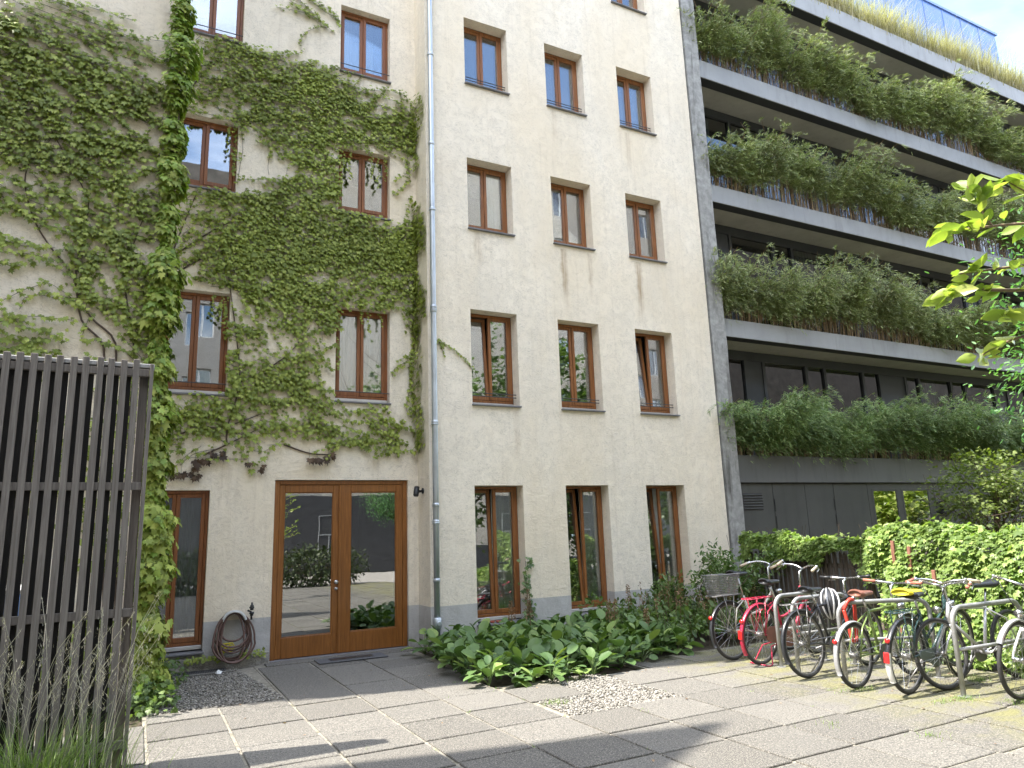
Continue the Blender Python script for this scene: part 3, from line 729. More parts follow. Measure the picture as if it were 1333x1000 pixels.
# coiled flat yellow cord behind the hose
t = MB()
for k in range(5): t.tube([(-.13, .075, .20 + k * .025), (-.11, .045, .195 + k * .025), (.02, .04, .2 + k * .025), (.04, .07, .20 + k * .025)], .008, 6)
for k in range(3): t.tube(arc((-.085 + k * .045, .06, .25), .055, 0, 350, 14), .006, 5)
tag(t.build('cord_winder', M['yellow'], None, True, (HX - .03, 10.36, 0)), 'yellow plastic cord winder half hidden behind the hanging hose', 'cord winder')
# light-well grate
t = empty('light_well_grate', (.62, 10.23, 0), 0, 'narrow dark steel grate in the gravel under the left ground-floor window', 'grate')
b = MB()
for y in (-.13, .13): b.box(-.42, .48, y - .012, y + .012, -.02, .012)
for x in (-.42, .47): b.box(x, x + .02, -.117, .117, -.02, .011)
b.build('frame', M['grate'], t)
b = MB()
for i in range(44): b.box(-.395 + i * .0197, -.389 + i * .0197, -.117, .117, -.016, .006)
for y in (-.06, 0, .06): b.box(-.4, .47, y - .003, y + .003, -.012, .0055)
b.build('bars', M['grate'], t)
t = MB(); t.cbox(-.46, .56, -.20, -.145, -.05, .02, .006); tag(t.build('kerb_stone', M['slab'], None, False, (.62, 10.23, 0)), 'narrow concrete edging stone in front of the dark grate', 'kerb stone')
# door mat
t = empty('doormat', (2.66, 10.02, .004), 0, 'flat dark grey mat on the paving in front of the wooden door', 'doormat')
b = MB(); b.cbox(-.46, .46, -.19, .17, 0, .012, .004); b.build('mat', M['mat'], t)
b = MB(); b.cbox(-.29, .29, -.09, .08, .0125, .016, .002); b.build('brush_field', M['black'], t)
# white rag on the gravel
b = MB(); b.add([(0, 0, .0), (.06, .01, .015), (.08, .05, .01), (.03, .07, .03), (-.03, .05, .0), (.02, .03, .045), (.05, -.02, .0), (.0, .0, .03)], [(0, 6, 1, 5), (1, 2, 3, 5), (3, 4, 7, 5), (4, 0, 7), (0, 5, 7)])
tag(b.build('plastic_scrap', M['whiteplastic'], None, False, (.98, 10.0, .006)), 'small white plastic scrap lying on the grate below the hose', 'scrap')
# terracotta dishes on the right sill
for k, x in enumerate((4.66, 4.77, 4.86)):
    o = MB(); o.lathe([(.026, 0), (.034, .006), (.040, .026), (.036, .028), (.028, .012)], 14)
    o = tag(o.build('clay_dish', M['terracotta'], None, True, (x + .02, 10.0 + [.03, .045, .025][k], .279)), ['small red clay dish on the ground-floor sill, nearest the rain pipe', 'small red clay dish on the ground-floor sill, middle of three', 'small red clay dish on the ground-floor sill, farthest from the rain pipe'][k], 'dish', 'red clay dishes on the window sill')

# ------------------------------------------------------------------ slatted screen at the left
fx0, fx1, fy = -1.55, .035, 6.31
t = empty('slatted_screen', (-.7, fy, 0), 0, 'tall screen of weathered grey wooden slats standing at the edge of the paving', 'screen')
def scr(mb, name, mat): o = mb.build(name, mat, t); o.matrix_parent_inverse = Matrix.Translation((.7, -fy, 0)); return o
b = MB(); x = fx1 - .06 - .0865
sx = []
while x > fx0:
    sx.append(x); x -= .0865
for x in sx:
    dx = random.uniform(-.003, .003); tw = random.uniform(-.004, .004); zz = 3.055 + random.uniform(-.006, .006)
    s = MB(); s.cbox(x + dx, x + dx + .046, fy, fy + .026, .015, zz, .003)
    for i, p in enumerate(s.v): s.v[i] = (p[0] + tw * (p[2] / 3), p[1] + random.uniform(0, .0005), p[2])
    b.add(s.v, s.f)
scr(b, 'slat_panel', M['greywood'])
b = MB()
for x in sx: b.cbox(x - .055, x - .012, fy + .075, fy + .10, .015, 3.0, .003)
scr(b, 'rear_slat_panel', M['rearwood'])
for z in (2.05, 1.10, 2.96, .17):
    b = MB(); b.cbox(fx0, fx1 - .03, fy + .0265, fy + .0745, z - .03, z + .03, .003); scr(b, 'rail', M['greywood'])
b = MB(); b.cbox(fx1 - .028, fx1, fy - .004, fy + .13, .0, 3.03, .003); scr(b, 'end_board', M['greywood'])
b = MB(); b.cbox(fx0, fx1 + .004, fy + .028, fy + .125, 3.0, 3.035, .004); scr(b, 'top_cap', M['galv'])
b = MB(); b.cbox(fx1 - .10, fx1 - .032, fy + .103, fy + .17, 0, 2.98, .004); b.cbox(fx0, fx0 + .07, fy + .103, fy + .17, 0, 2.98, .004); scr(b, 'post', M['greywood'])
# blue lidded container behind it
t = empty('storage_box', (-1.12, 7.3, 0), 0, 'blue lidded container partly seen through the wooden slats', 'container')
b = MB(); b.cbox(-.3, .3, -.25, .25, 0.0, 1.02, .02); b.build('body', M['frame_dark'], t)
b = MB(); b.cbox(-.34, .34, -.3, .3, 1.02, 1.25, .03); b.build('lid', M['bluebox'], t)
b = MB(); b.cbox(-.35, .35, -.31, .31, 1.251, 1.30, .02); b.build('rim', M['whiteplastic'], t)

# ------------------------------------------------------------------ building with planted balconies
bal = empty('balcony_building', (18, 10.6, 0), 0, 'dark modern building with long planted balconies behind the hedge', 'building')
X0, X1, BY = 10.03, 31.0, 10.2
LV = [(2.37, 2.90), (5.28, 5.65), (8.19, 8.57), (11.10, 11.52), (14.02, 14.50)]
for z0, z1 in LV:
    b = MB(); b.cbox(X0, X1, BY, BY + .03, z0, z1, .004)
    for x in np.arange(X0 + 2.6, X1, 2.6): b.box(x - .003, x + .003, BY - .0015, BY + .002, z0 + .006, z1 - .006)
    b.box(X0, X0 + .03, BY + .03, BY + .32, z0, z1)
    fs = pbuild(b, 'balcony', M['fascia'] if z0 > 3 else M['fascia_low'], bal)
    b = MB(); b.box(X0 + .03, X1, BY + .03, BY + .26, z0 + .004, z0 + .03); b.box(X0 + .03, X1, BY + .28, BY + .31, z0 + .06, z1 - .05); pbuild(b, 'trough', M['underside'], fs)
    b = MB(); b.box(X0, X1, BY + .26, BY + 1.6, z0 + .012, z0 + .25); pbuild(b, 'floor_slab', M['soffit'], fs)
    b = MB(); b.box(X0 + .03, X1, BY + .03, BY + .28, z0 + .2, z1 - .06); pbuild(b, 'planter_soil', M['soil'], fs)
for li in range(4):
    z0 = LV[li][0] + .25; z1 = LV[li + 1][0] + .01; Y = BY + .86
    b = MB(); gl = []; xs = [X0 - .1]; k = 0
    while xs[-1] < X1:
        xs.append(xs[-1] + [.62, 1.0, .55, 1.35, .62, 1.35][(k + li) % 6]); k += 1
    b.box(X0, X1, Y, Y + .09, z1 - .20, z1); b.box(X0, X1, Y, Y + .09, z0, z0 + .07)
    for i, x in enumerate(xs[1:-1]): b.box(x - .04, x + .04, Y - .003, Y + .09, z0 + .07, z1 - .20)
    for i in range(len(xs) - 1):
        if (i + li) % 5 == 2: b.box(xs[i] + .04, xs[i + 1] - .04, Y + .02, Y + .06, z0 + .07, z1 - .20)
        else:
            g = MB(); gl.append(g); g.quad((xs[i] + .04, Y + .045, z0 + .07), (xs[i + 1] - .04, Y + .045, z0 + .07), (xs[i + 1] - .04, Y + .045, z1 - .20), (xs[i] + .04, Y + .045, z1 - .20))
    wb = pbuild(b, 'window_band', M['frame_dark'], bal)
    for g in gl: pbuild(g, 'pane', M['mirrorglass'], wb)
    c = MB()
    for i in range(len(xs) - 1):
        if (i * 7 + li * 3) % 9 in (0, 4):
            n = int((xs[i + 1] - xs[i]) * .6 / .02); p = [(xs[i] + .06 + j * .02, Y + .16 + .02 * math.sin(j * 1.3 + i)) for j in range(n + 1)]
            c.add([(x, y, z0) for x, y in p] + [(x, y, z1 - .1) for x, y in p], [(j, j + 1, n + 2 + j, n + 1 + j) for j in range(n)])
    pbuild(c, 'curtain', M['curtain_grey'], wb, True)
b = MB(); b.quad((X0, BY + 1.7, 0), (X1, BY + 1.7, 0), (X1, BY + 1.7, 14.1), (X0, BY + 1.7, 14.1)); b.quad((X0 - .02, BY + .9, 0), (X0 - .02, BY + 8, 0), (X0 - .02, BY + 8, 14.3), (X0 - .02, BY + .9, 14.3))
b.quad((X0, BY + 1.0, 14.26), (X1, BY + 1.0, 14.26), (X1, BY + 8, 14.26), (X0, BY + 8, 14.26)); b.quad((X1, BY + .3, 0), (X1, BY + 8, 0), (X1, BY + 8, 14.26), (X1, BY + .3, 14.26)); b.quad((X0, BY + 8, 0), (X1, BY + 8, 0), (X1, BY + 8, 14.26), (X0, BY + 8, 14.26))
pbuild(b, 'wall', M['darkpanel'], bal)
# added pale bars standing in for the bright background between the canes
b = MB()
for z in (8.57, 11.52, 5.65):
    for x in np.arange(X0 + .1, X1, .11): b.tube([(x, BY + .34, z - .1), (x, BY + .34, z + .82)], .007, 4, cap=False)
    b.box(X0 + .05, X1, BY + .325, BY + .355, z + .82, z + .86)
pbuild(b, 'bright_gap_bars', M['whiteplastic'], bal)
# ground floor: flush metal panels, louvre and a window
PY = BY + .06
edges = [10.05, 11.10, 12.01, 12.86, 13.93]
b = MB()
for a, c in zip(edges[:-1], edges[1:]): b.cbox(a + .006, c - .006, PY, PY + .04, .0, 2.355, .004)
x = 16.22
while x < 30: b.cbox(x + .006, x + 1.04, PY, PY + .04, .0, 2.355, .004); x += 1.046
b.box(13.936, 14.06, PY, PY + .04, 0, 2.355); b.box(16.06, 16.214, PY, PY + .04, 0, 2.355); b.box(14.06, 16.06, PY, PY + .04, 2.24, 2.355); b.box(14.93, 15.07, PY, PY + .04, 0, 2.24); b.box(14.06, 14.93, PY, PY + .04, 0, .35); b.box(15.07, 16.06, PY, PY + .04, 0, .35)
b.box(10.0, 31, PY + .045, PY + .07, 0, 2.37)
pbuild(b, 'panel_wall', M['darkpanel'], bal)
b = MB(); b.box(10.28, 10.80, PY - .004, PY - .001, 1.84, 2.17); lv = pbuild(b, 'louvre', M['underside'], bal)
b = MB()
for k in range(6):
    z = 1.86 + k * .052; b.add([(10.285, PY - .006, z), (10.795, PY - .006, z), (10.795, PY - .026, z + .012), (10.285, PY - .026, z + .012), (10.285, PY - .008, z + .03), (10.795, PY - .008, z + .03)], [(0, 1, 2, 3), (3, 2, 5, 4)])
pbuild(b, 'blade', M['darkpanel'], lv)
b = MB()
for (a, c) in ((14.06, 14.93), (15.07, 16.06)):
    b.cbox(a, a + .05, PY - .006, PY + .035, .35, 2.24, .003); b.cbox(c - .05, c, PY - .006, PY + .035, .35, 2.24, .003); b.cbox(a + .05, c - .05, PY - .005, PY + .035, 2.19, 2.24, .003); b.cbox(a + .05, c - .05, PY - .005, PY + .035, .35, .40, .003)
w = pbuild(b, 'window', M['darkpanel'], bal)
for (a, c) in ((14.11, 14.88), (15.12, 16.01)):
    b = MB(); b.box(a, c, PY + .01, PY + .02, .40, 2.19); pbuild(b, 'pane', M['groundglass'], w)
b = MB()
for x in (12.84, 16.24, 11.12):
    for z in (1.95, 1.62): b.cbox(x - .012, x + .012, PY - .012, PY - .001, z - .14, z + .1, .003)
pbuild(b, 'door_pull', M['black'], bal)
b = MB(); b.cbox(16.25, 16.62, PY - .16, PY - .001, 1.66, 1.74, .02); b.cbox(16.36, 16.42, PY - .10, PY - .001, 1.74, 1.95, .01); pbuild(b, 'wall_lamp', M['black'], bal)
b = MB(); b.cbox(16.46, 16.66, PY - .02, PY - .001, .95, 1.32, .006); pbuild(b, 'intercom', M['alu'], bal)
# concrete party pier between the two houses
b = MB(); zz = list(np.arange(0, 17.01, .5)); vs = []
for z in zz:
    j = lambda: random.uniform(-.008, .008)
    vs += [(9.635 + j(), 9.985 + j(), z), (9.995 + j(), 9.985 + j(), z), (9.995, 10.9, z), (9.635, 10.9, z)]
b.add(vs, [(i * 4 + k, i * 4 + (k + 1) % 4, i * 4 + 4 + (k + 1) % 4, i * 4 + 4 + k) for i in range(len(zz) - 1) for k in range(4)] + [(0, 3, 2, 1), tuple(len(zz) * 4 - 4 + k for k in range(4))])
pbuild(b, 'pier', M['pier'], bal)
b = MB(); b.box(9.592, 9.634, 10.06, 10.9, 0, 16); b.box(9.996, 10.03, 10.25, 10.9, 0, 16); pbuild(b, 'joint_strip', M['underside'], bal)
b = MB(); b.cbox(10.0, 10.12, 10.12, 10.199, 2.55, 2.66, .01); b.tube([(10.05, 10.15, 2.66), (10.07, 10.17, 2.9)], .02, 8); pbuild(b, 'outlet', M['black'], bal)
# glazed structure on the roof
b = MB(); b.box(17.5, 28.9, 13.0, 17.5, 14.3, 20.15); rg = pbuild(b, 'roof_lantern', M['blueglass'], bal)
b = MB()
for x in np.arange(17.5, 28.9, 1.14): b.box(x - .025, x + .025, 12.985, 12.999, 14.3, 20.15)
b.box(17.4, 29.0, 12.95, 17.6, 20.151, 20.25)
for z in (16.2, 18.2): b.box(17.5, 28.9, 12.988, 12.999, z, z + .05)
pbuild(b, 'glazing_bar', M['blueglass'], rg)

# ------------------------------------------------------------------ houses out of the frame: seen in the panes, and by their shade
opp = empty('courtyard_building', (10, -13, 0), 0, 'grey stucco rear house across the yard, mirrored in the upper window panes', 'building')
b = MB(); oo = []
for i in range(13):
    for k in range(7):
        x = -8 + i * 3.1; z = 4.4 + k * 2.95
        if z + 1.5 < (18 if x < 7.5 else 21): oo.append((x, x + 1.0, z, z + 1.55))
b = MB()
def ofac(x0, x1, h):
    o = [q for q in oo if x0 + .3 < q[0] and q[1] < x1 - .3]
    s = MB(); facade(s, x0, x1, -.05, h, 0, o, .16)
    s.v = [(p[0], -12.0 - p[1], p[2]) for p in s.v]; s.f = [q[::-1] for q in s.f]; b.add(s.v, s.f)
    b.quad((x0, -12, h), (x1, -12, h), (x1, -19, h), (x0, -19, h)); b.quad((x0, -12, -.05), (x0, -12, h), (x0, -19, h), (x0, -19, -.05)); b.quad((x1, -12, -.05), (x1, -19, -.05), (x1, -19, h), (x1, -12, h))
ofac(-12, 7.6, 16.2); pbuild(b, 'wall', M['stucco_shade'], opp)  # left section's shadow side put into a darker stucco colour
b = MB(); ofac(7.601, 28, 21.5); pbuild(b, 'wall', M['stucco_far'], opp)
b = MB(); ofac(28.001, 95, 21.0); pbuild(b, 'wall', M['darkbackdrop'], opp)  # added unseen extension: dark stand-in for foliage mirrored in the balcony panes
b = MB(); b.add([(-12, -12.02, 16.21), (7.6, -12.02, 16.21), (7.6, -13.0, 19.3), (-12, -13.0, 19.3), (-12, -19, 16.21), (7.6, -19, 16.21), (7.6, -18, 19.3), (-12, -18, 19.3)], [(0, 1, 2, 3), (3, 2, 6, 7), (1, 5, 6, 2), (0, 3, 7, 4), (4, 7, 6, 5)]); pbuild(b, 'roof', M['darkbackdrop'], opp)
b = MB(); g = MB()
for a, c, d, e in oo:
    y = -12.17
    for (p, q, r, s) in ((a, a + .06, d, e), (c - .06, c, d, e), ((a + c) / 2 - .04, (a + c) / 2 + .04, d, e), (a, c, d, d + .06), (a, c, e - .06, e)): b.box(p, q, y, y + .05, r, s)
    g.box(a, c, y - .02, y + .01, d, e)
sf = MB(); sf.box(-11.9, 31.9, -11.995, -11.96, 0, 3.5)
for i in range(30): sf.box(-11.6 + i * 1.45, -10.3 + i * 1.45, -11.96, -11.955, .5, 3.0)
pbuild(sf, 'shopfront', M['underside'], opp)
sf = MB()
for i in range(30):
    if i % 3 == 1: sf.box(-11.4 + i * 1.45, -11.36 + i * 1.45, -11.953, -11.93, .9, 2.6); sf.box(-11.36 + i * 1.45, -10.5 + i * 1.45, -11.953, -11.93, 1.7, 1.74); sf.box(-11.36 + i * 1.45, -10.5 + i * 1.45, -11.953, -11.93, 2.56, 2.6); sf.box(-10.97 + i * 1.45, -10.93 + i * 1.45, -11.953, -11.93, .9, 1.7)
pbuild(sf, 'glazing_bar', M['fascia'], opp)
w = pbuild(b, 'window', M['whiteplastic'], opp); pbuild(g, 'pane', M['mirrorglass'], w)
wing = empty('side_wing', (-9, 1, 0), 0, 'tall side wing left of the yard whose shade falls on the foreground paving', 'building')
b = MB(); pr = [(7.30, -.05), (7.30, 17.2), (5.9, 14.3), (-9.5, 14.3), (-9.5, -.05)]
vs = [(x, y, z) for x in (-6, -13) for y, z in pr]
b.add(vs, [(0, 1, 2, 3, 4), (9, 8, 7, 6, 5)] + [(i, i + 5, (i + 1) % 5 + 5, (i + 1) % 5) for i in range(5)])
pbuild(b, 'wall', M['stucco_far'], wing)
# ------------------------------------------------------------------ ivy
IV = np.array([(0, 0, 0), (-.22, -.10, .02), (-.50, .16, -.03), (-.30, .30, .01), (-.46, .60, -.06), (-.17, .58, .02), (0, 1.0, -.10), (.17, .58, .02), (.46, .60, -.06), (.30, .30, .01), (.50, .16, -.03), (.22, -.10, .02), (0, .42, .07)])
IVF = [(12, i, i + 1) for i in range(11)] + [(12, 11, 0)]
def inpoly(x, z, poly):
    x = np.asarray(x); z = np.asarray(z); r = np.zeros(x.shape, bool); n = len(poly); j = n - 1
    for i in range(n):
        xi, zi = poly[i]; xj, zj = poly[j]
        c = ((zi > z) != (zj > z)) & (x < (xj - xi) * (z - zi) / (zj - zi + 1e-12) + xi); r ^= c; j = i
    return r
def pnoise(x, z, s, seed):
    r = np.random.default_rng(seed); v = 0
    for k in range(6):
        a = r.uniform(0, 2 * PI); f = s * r.uniform(.6, 1.9); v = v + np.sin((x * math.cos(a) + z * math.sin(a)) * f + r.uniform(0, 6.3)) / 6 ** .5
    return v
def strands_fill(poly, dens, ang, spread, seed, lo=-9., step=.034, mask=None):
    """points along short climbing strands that fill a polygon on the wall (u, z)"""
    r = np.random.default_rng(seed); P = np.array(poly); x0, z0 = P.min(0); x1, z1 = P.max(0)
    area = abs(sum(P[i - 1][0] * P[i][1] - P[i][0] * P[i - 1][1] for i in range(len(P)))) / 2
    need = dens * area; out = []; lines = []; got = 0; tries = 0
    while got < need and tries < 20000:
        tries += 1
        u, z = r.uniform(x0, x1), r.uniform(z0, z1)
        if not inpoly(np.array([u]), np.array([z]), poly)[0]: continue
        if pnoise(u, z, 3.2, 5) < lo: continue
        a = rad(ang + r.normal(0, spread)); L = r.uniform(.25, .8); c = r.normal(0, .9)
        n = int(L / step); ln = []
        for k in range(n):
            if mask is not None and mask(u, z): break
            ln.append((u, z)); a += c * step
            u += math.cos(a) * step; z += math.sin(a) * step
        if len(ln) > 2:
            q = np.array(ln); ok = inpoly(q[:, 0], q[:, 1], poly); got += ok.sum() + .3 * (~ok).sum(); out.append(q + r.normal(0, .014, q.shape)); lines.append(ln)
    return (np.concatenate(out) if out else np.zeros((0, 2))), lines
def along(line, step=.035, jit=.015, seed=0):
    r = np.random.default_rng(seed); q = []
    for (a, b_) in zip(line[:-1], line[1:]):
        a = np.array(a); b_ = np.array(b_); d = np.linalg.norm(b_ - a)
        for t in np.arange(0, 1, step / max(d, 1e-6)): q.append(a + (b_ - a) * t + r.normal(0, jit, 2))
    return np.array(q)
def leaves_on_wall(name, P, Nrm, size, mat, parent, seed, base=None, basef=None, lift=(.015, .11), droop=(.15, .9), side=.5):
    """P: (k,3) places on the wall, Nrm: outward normals (k,3)"""
    r = np.random.default_rng(seed); k = len(P)
    tang = np.cross(Nrm, [0, 0, 1.0]); a = r.normal(0, side, k)[:, None]; up = np.array([0, 0, 1.0])
    o = r.uniform(*droop, k)[:, None]
    d = norm(-up * np.cos(a) + tang * np.sin(a)) + Nrm * o
    n = Nrm + up * o * .9 + r.normal(0, .28, (k, 3))
    R = frames(d, norm(n)); S = size * r.lognormal(0, .22, k)
    Q = P + Nrm * r.uniform(lift[0], lift[1], k)[:, None] ** 1.0
    return instmesh(name, IV if base is None else base, IVF if basef is None else basef, Q, R, S, mat, parent, True)
LA = [(-1.73, 7.45), (-1.41, 7.48), (-1.15, 7.47), (-.87, 7.28), (-.47, 7.23), (-.18, 7.18), (.16, 7.15), (.12, 6.11), (.02, 5.96), (-.38, 5.92), (-.68, 5.81), (-1.12, 5.76), (-1.37, 5.75), (-1.6, 6.01), (-1.95, 6.1), (-1.95, 7.4)]
LB = [(-1.6, 6.01), (-1.37, 5.75), (-.68, 5.81), (.12, 6.1), (.12, 5.12), (.12, 4.63), (-.01, 4.51), (-.28, 4.94), (-.48, 5.09), (-.8, 4.95), (-1.02, 5.0), (-1.34, 5.39), (-1.56, 5.61), (-1.95, 5.7), (-1.95, 6.0)]
LC = [(-1.02, 5.0), (-.48, 5.09), (-.28, 4.94), (-.01, 4.51), (.12, 4.6), (.12, 3.35), (-.58, 3.48), (-.72, 3.89), (-.88, 4.57)]
LD = [(-1.49, 4.79), (-1.19, 4.88), (-.97, 4.83), (-.88, 4.57), (-1.26, 4.56), (-1.46, 4.53)]
LE = [(-1.41, 3.99), (-1.21, 3.97), (-.86, 3.92), (-.59, 3.61), (-.67, 3.3), (-1.35, 3.26), (-1.9, 3.3), (-1.9, 3.9)]
LF = [(-1.54, 5.35), (-1.34, 5.39), (-1.02, 5.0), (-1.51, 5.0)]
LG = [(-1.95, 3.34), (.12, 3.44), (.12, .1), (-1.95, .1)]
LS = [[(-1.04, 4.42), (-1.24, 4.31), (-1.43, 4.16)], [(-.78, 4.23), (-1.04, 4.31), (-1.23, 4.22), (-1.26, 4.09)], [(-.73, 4.02), (-1.08, 4.03), (-1.41, 4.0)], [(-1.74, 7.60), (-1.37, 7.52), (-.92, 7.47), (-.48, 7.46), (.02, 7.45)], [(-1.03, 7.9), (-.75, 7.89), (-.43, 7.87)], [(-1.54, 7.72), (-1.09, 7.64), (-.61, 7.6), (-.04, 7.7)], [(-1.54, 5.35), (-1.43, 5.26), (-1.31, 5.13)], [(-1.59, 5.88), (-1.37, 5.79), (-1.16, 5.79)], [(-1.39, 7.78), (-.89, 7.70), (-.45, 7.64), (-.2, 7.5)], [(-1.6, 4.86), (-1.3, 4.8), (-1.0, 4.83)], [(-1.5, 4.7), (-1.2, 4.72), (-.9, 4.66)], [(-1.2, 7.85), (-.8, 7.74), (-.5, 7.7)], [(-1.6, 7.95), (-1.3, 7.9), (-.9, 7.82)], [(-1.6, 6.9), (-1.3, 6.9)], [(-1.7, 7.75), (-1.3, 7.6), (-.8, 7.5), (-.3, 7.42), (.0, 7.38)], [(-1.7, 8.02), (-1.3, 7.86), (-.9, 7.78)], [(-1.5, 7.62), (-1.0, 7.55), (-.6, 7.42)], [(-1.2, 7.5), (-.7, 7.38), (-.2, 7.3)], [(-.9, 7.56), (-.4, 7.5), (-.05, 7.36)]]
LT = [[(-.46, 3.2), (-.46, 3.75), (-.69, 4.03), (-.8, 4.5), (-1.04, 4.82), (-1.21, 5.1), (-1.33, 5.48), (-1.32, 5.76), (-1.21, 5.97), (-1.0, 6.4), (-.85, 6.9)], [(-.35, 3.2), (-.35, 3.8), (-.61, 4.08), (-.78, 4.46), (-.75, 5.04), (-.73, 5.42), (-.94, 5.84), (-1.2, 6.3)], [(-.2, .1), (-.3, 1.5), (-.38, 3.2)], [(-.1, .1), (-.2, 2), (-.15, 3.6), (-.3, 4.6), (-.1, 5.6)]]
ivl = empty('ivy', (-.6, LY, 0), 0, 'deep green ivy spread over the wall behind the slatted wooden screen', 'ivy')
def ivpart(o, root): o.matrix_parent_inverse = Matrix.Translation(-root.location); return o
def thin_lines(lines, to3, r, frac, seed):
    q = random.Random(seed); b = MB()
    for l in lines:
        if len(l) > 3 and q.random() < frac: b.tube([to3(*p) for p in l[::3] + l[-1:]], r, 3, cap=False)
    return b
parts = []; lines = []
for i, (poly, dens, lo) in enumerate(((LA, 1150, -1.6), (LB, 640, -.8), (LC, 640, -.8), (LD, 420, -9), (LE, 900, -.9), (LF, 240, -9), (LG, 330, -.6))):
    p, l = strands_fill(poly, dens, 172 if i != 2 else 120, 26, 100 + i, lo, mask=lambda u, z: u > .13 or u < -1.99); parts.append(p); lines += l
for i, s in enumerate(LS):
    parts.append(along(s, .034, .016, i))
    s2 = [(u + .02, z - .035) for u, z in s]
uv = np.concatenate(parts); uv = uv[(uv[:, 0] > -1.98) & (uv[:, 0] < .13)]
P = np.stack([uv[:, 0], np.full(len(uv), LY), uv[:, 1]], 1)
ivpart(leaves_on_wall('foliage', P, np.tile([0, -1.0, 0], (len(P), 1)), .058, M['ivy_dark'], ivl, 1, lift=(.01, .10)), ivl)
b = thin_lines(lines, lambda u, z: (u, LY - .012, z), .0032, .6, 1)
for s in LS: b.tube([(u, LY - .012, z) for u, z in s], .003, 4)
def smooth3(pts):
    out = []
    for i in range(len(pts) - 1):
        p0 = np.array(pts[max(i - 1, 0)]); p1 = np.array(pts[i]); p2 = np.array(pts[i + 1]); p3 = np.array(pts[min(i + 2, len(pts) - 1)])
        for t in np.linspace(0, 1, 5)[:-1]:
            out.append(tuple(.5 * (2 * p1 + (p2 - p0) * t + (2 * p0 - 5 * p1 + 4 * p2 - p3) * t * t + (3 * p1 - p0 - 3 * p2 + p3) * t ** 3)))
    out.append(tuple(pts[-1])); return out
for s in LT:
    q = smooth3(s); b.tube([(u, LY - .02, z) for u, z in q], [.012 - .008 * i / len(q) for i in range(len(q))], 6)
ivpart(b.build('stem', M['ivy_stem'], ivl), ivl)

# bushy corner of the left block
ivc = empty('ivy', (.12, LY, 0), 0, 'yellow-green bushy ivy column hanging down the corner beside the left windows', 'ivy')
k = 7200; r = np.random.default_rng(11)
z = r.uniform(.05, 9.6, k); bul = .12 + .06 * np.sin(z * 1.9) * .5 + .05 * np.sin(z * 4.3 + 1) + .045 * np.sin(z * 11) + .03 * np.sin(z * 23 + 2) + np.where(z < 3.2, .05, 0)
a = r.uniform(-.9, 2.4, k); rr = bul * np.sqrt(r.uniform(.15, 1.1, k)) * np.where(r.uniform(0, 1, k) < .12, 1.25, 1)
P = np.stack([.10 + rr * np.sin(a) * .95 - .03 + np.where(z < 2.6, .05, 0), LY - .02 - rr * np.cos(a) * 1.0, z], 1)
Nn = np.stack([np.sin(a), -np.cos(a), np.full(k, .1)], 1)
old = r.uniform(0, 1, k) + np.clip((z - 4.2) * .09, -.25, .3)
sel = old < .55
ivpart(leaves_on_wall('foliage', P[sel], norm(Nn[sel]), .085, M['ivy'], ivc, 12, lift=(0, .03), droop=(.1, .8)), ivc)
ivpart(leaves_on_wall('young_foliage', P[~sel], norm(Nn[~sel]), .070, M['ivy_young'], ivc, 13, lift=(0, .05), droop=(.2, 1.0)), ivc)
b = MB(); 
for j in range(4): b.tube([(.10 + .03 * math.sin(zz * 1.3 + j * 2), LY - .03 - .012 * j, zz) for zz in np.arange(0, 9.5, .35)], .013, 5)
ivpart(b.build('stem', M['ivy_stem'], ivc), ivc)

# ivy on the door bay
MA = [(.27, 9.08), (.67, 9.14), (1.2, 9.12), (1.84, 9.09), (2.39, 8.91), (2.69, 8.71), (3.0, 8.55), (3.45, 8.5), (3.78, 8.40), (3.77, 7.87), (3.32, 7.87), (2.41, 7.78), (2.41, 7.56), (2.21, 7.11), (1.89, 7.18), (1.57, 7.37), (1.26, 7.54), (1.03, 7.77), (.95, 7.79), (.55, 7.73), (.14, 7.7), (.14, 8.4)]
MBp = [(.14, 6.71), (1.03, 6.74), (1.51, 6.97), (1.89, 7.09), (2.42, 7.02), (2.63, 6.62), (3.32, 6.63), (3.78, 6.69), (3.79, 5.9), (.14, 5.40)]
MCp = [(.14, 5.65), (3.79, 6.29), (3.79, 4.9), (3.58, 4.77), (3.36, 5.01), (2.57, 5.10), (2.46, 4.78), (2.42, 4.37), (1.96, 4.37), (1.63, 4.38), (1.47, 4.76), (.99, 5.02), (.95, 5.16), (.14, 5.16)]
MD = [(.99, 5.02), (1.47, 4.76), (1.63, 4.22), (1.97, 4.21), (2.46, 4.66), (2.50, 3.58), (3.36, 3.48), (3.78, 3.46), (3.79, 2.9), (3.32, 2.81), (2.84, 2.84), (2.53, 2.95), (1.92, 2.97), (1.64, 2.82), (1.44, 2.65), (1.05, 2.82), (.75, 2.89), (.47, 2.72), (.16, 2.83), (.14, 3.5), (.96, 3.53)]
MTOP = [(1.75, 10.24), (2.39, 10.07), (2.37, 9.78), (1.93, 10.13)]
MH = [(1.0, 6.95), (1.35, 6.98), (1.8, 7.12), (1.5, 7.32), (1.05, 7.7)]
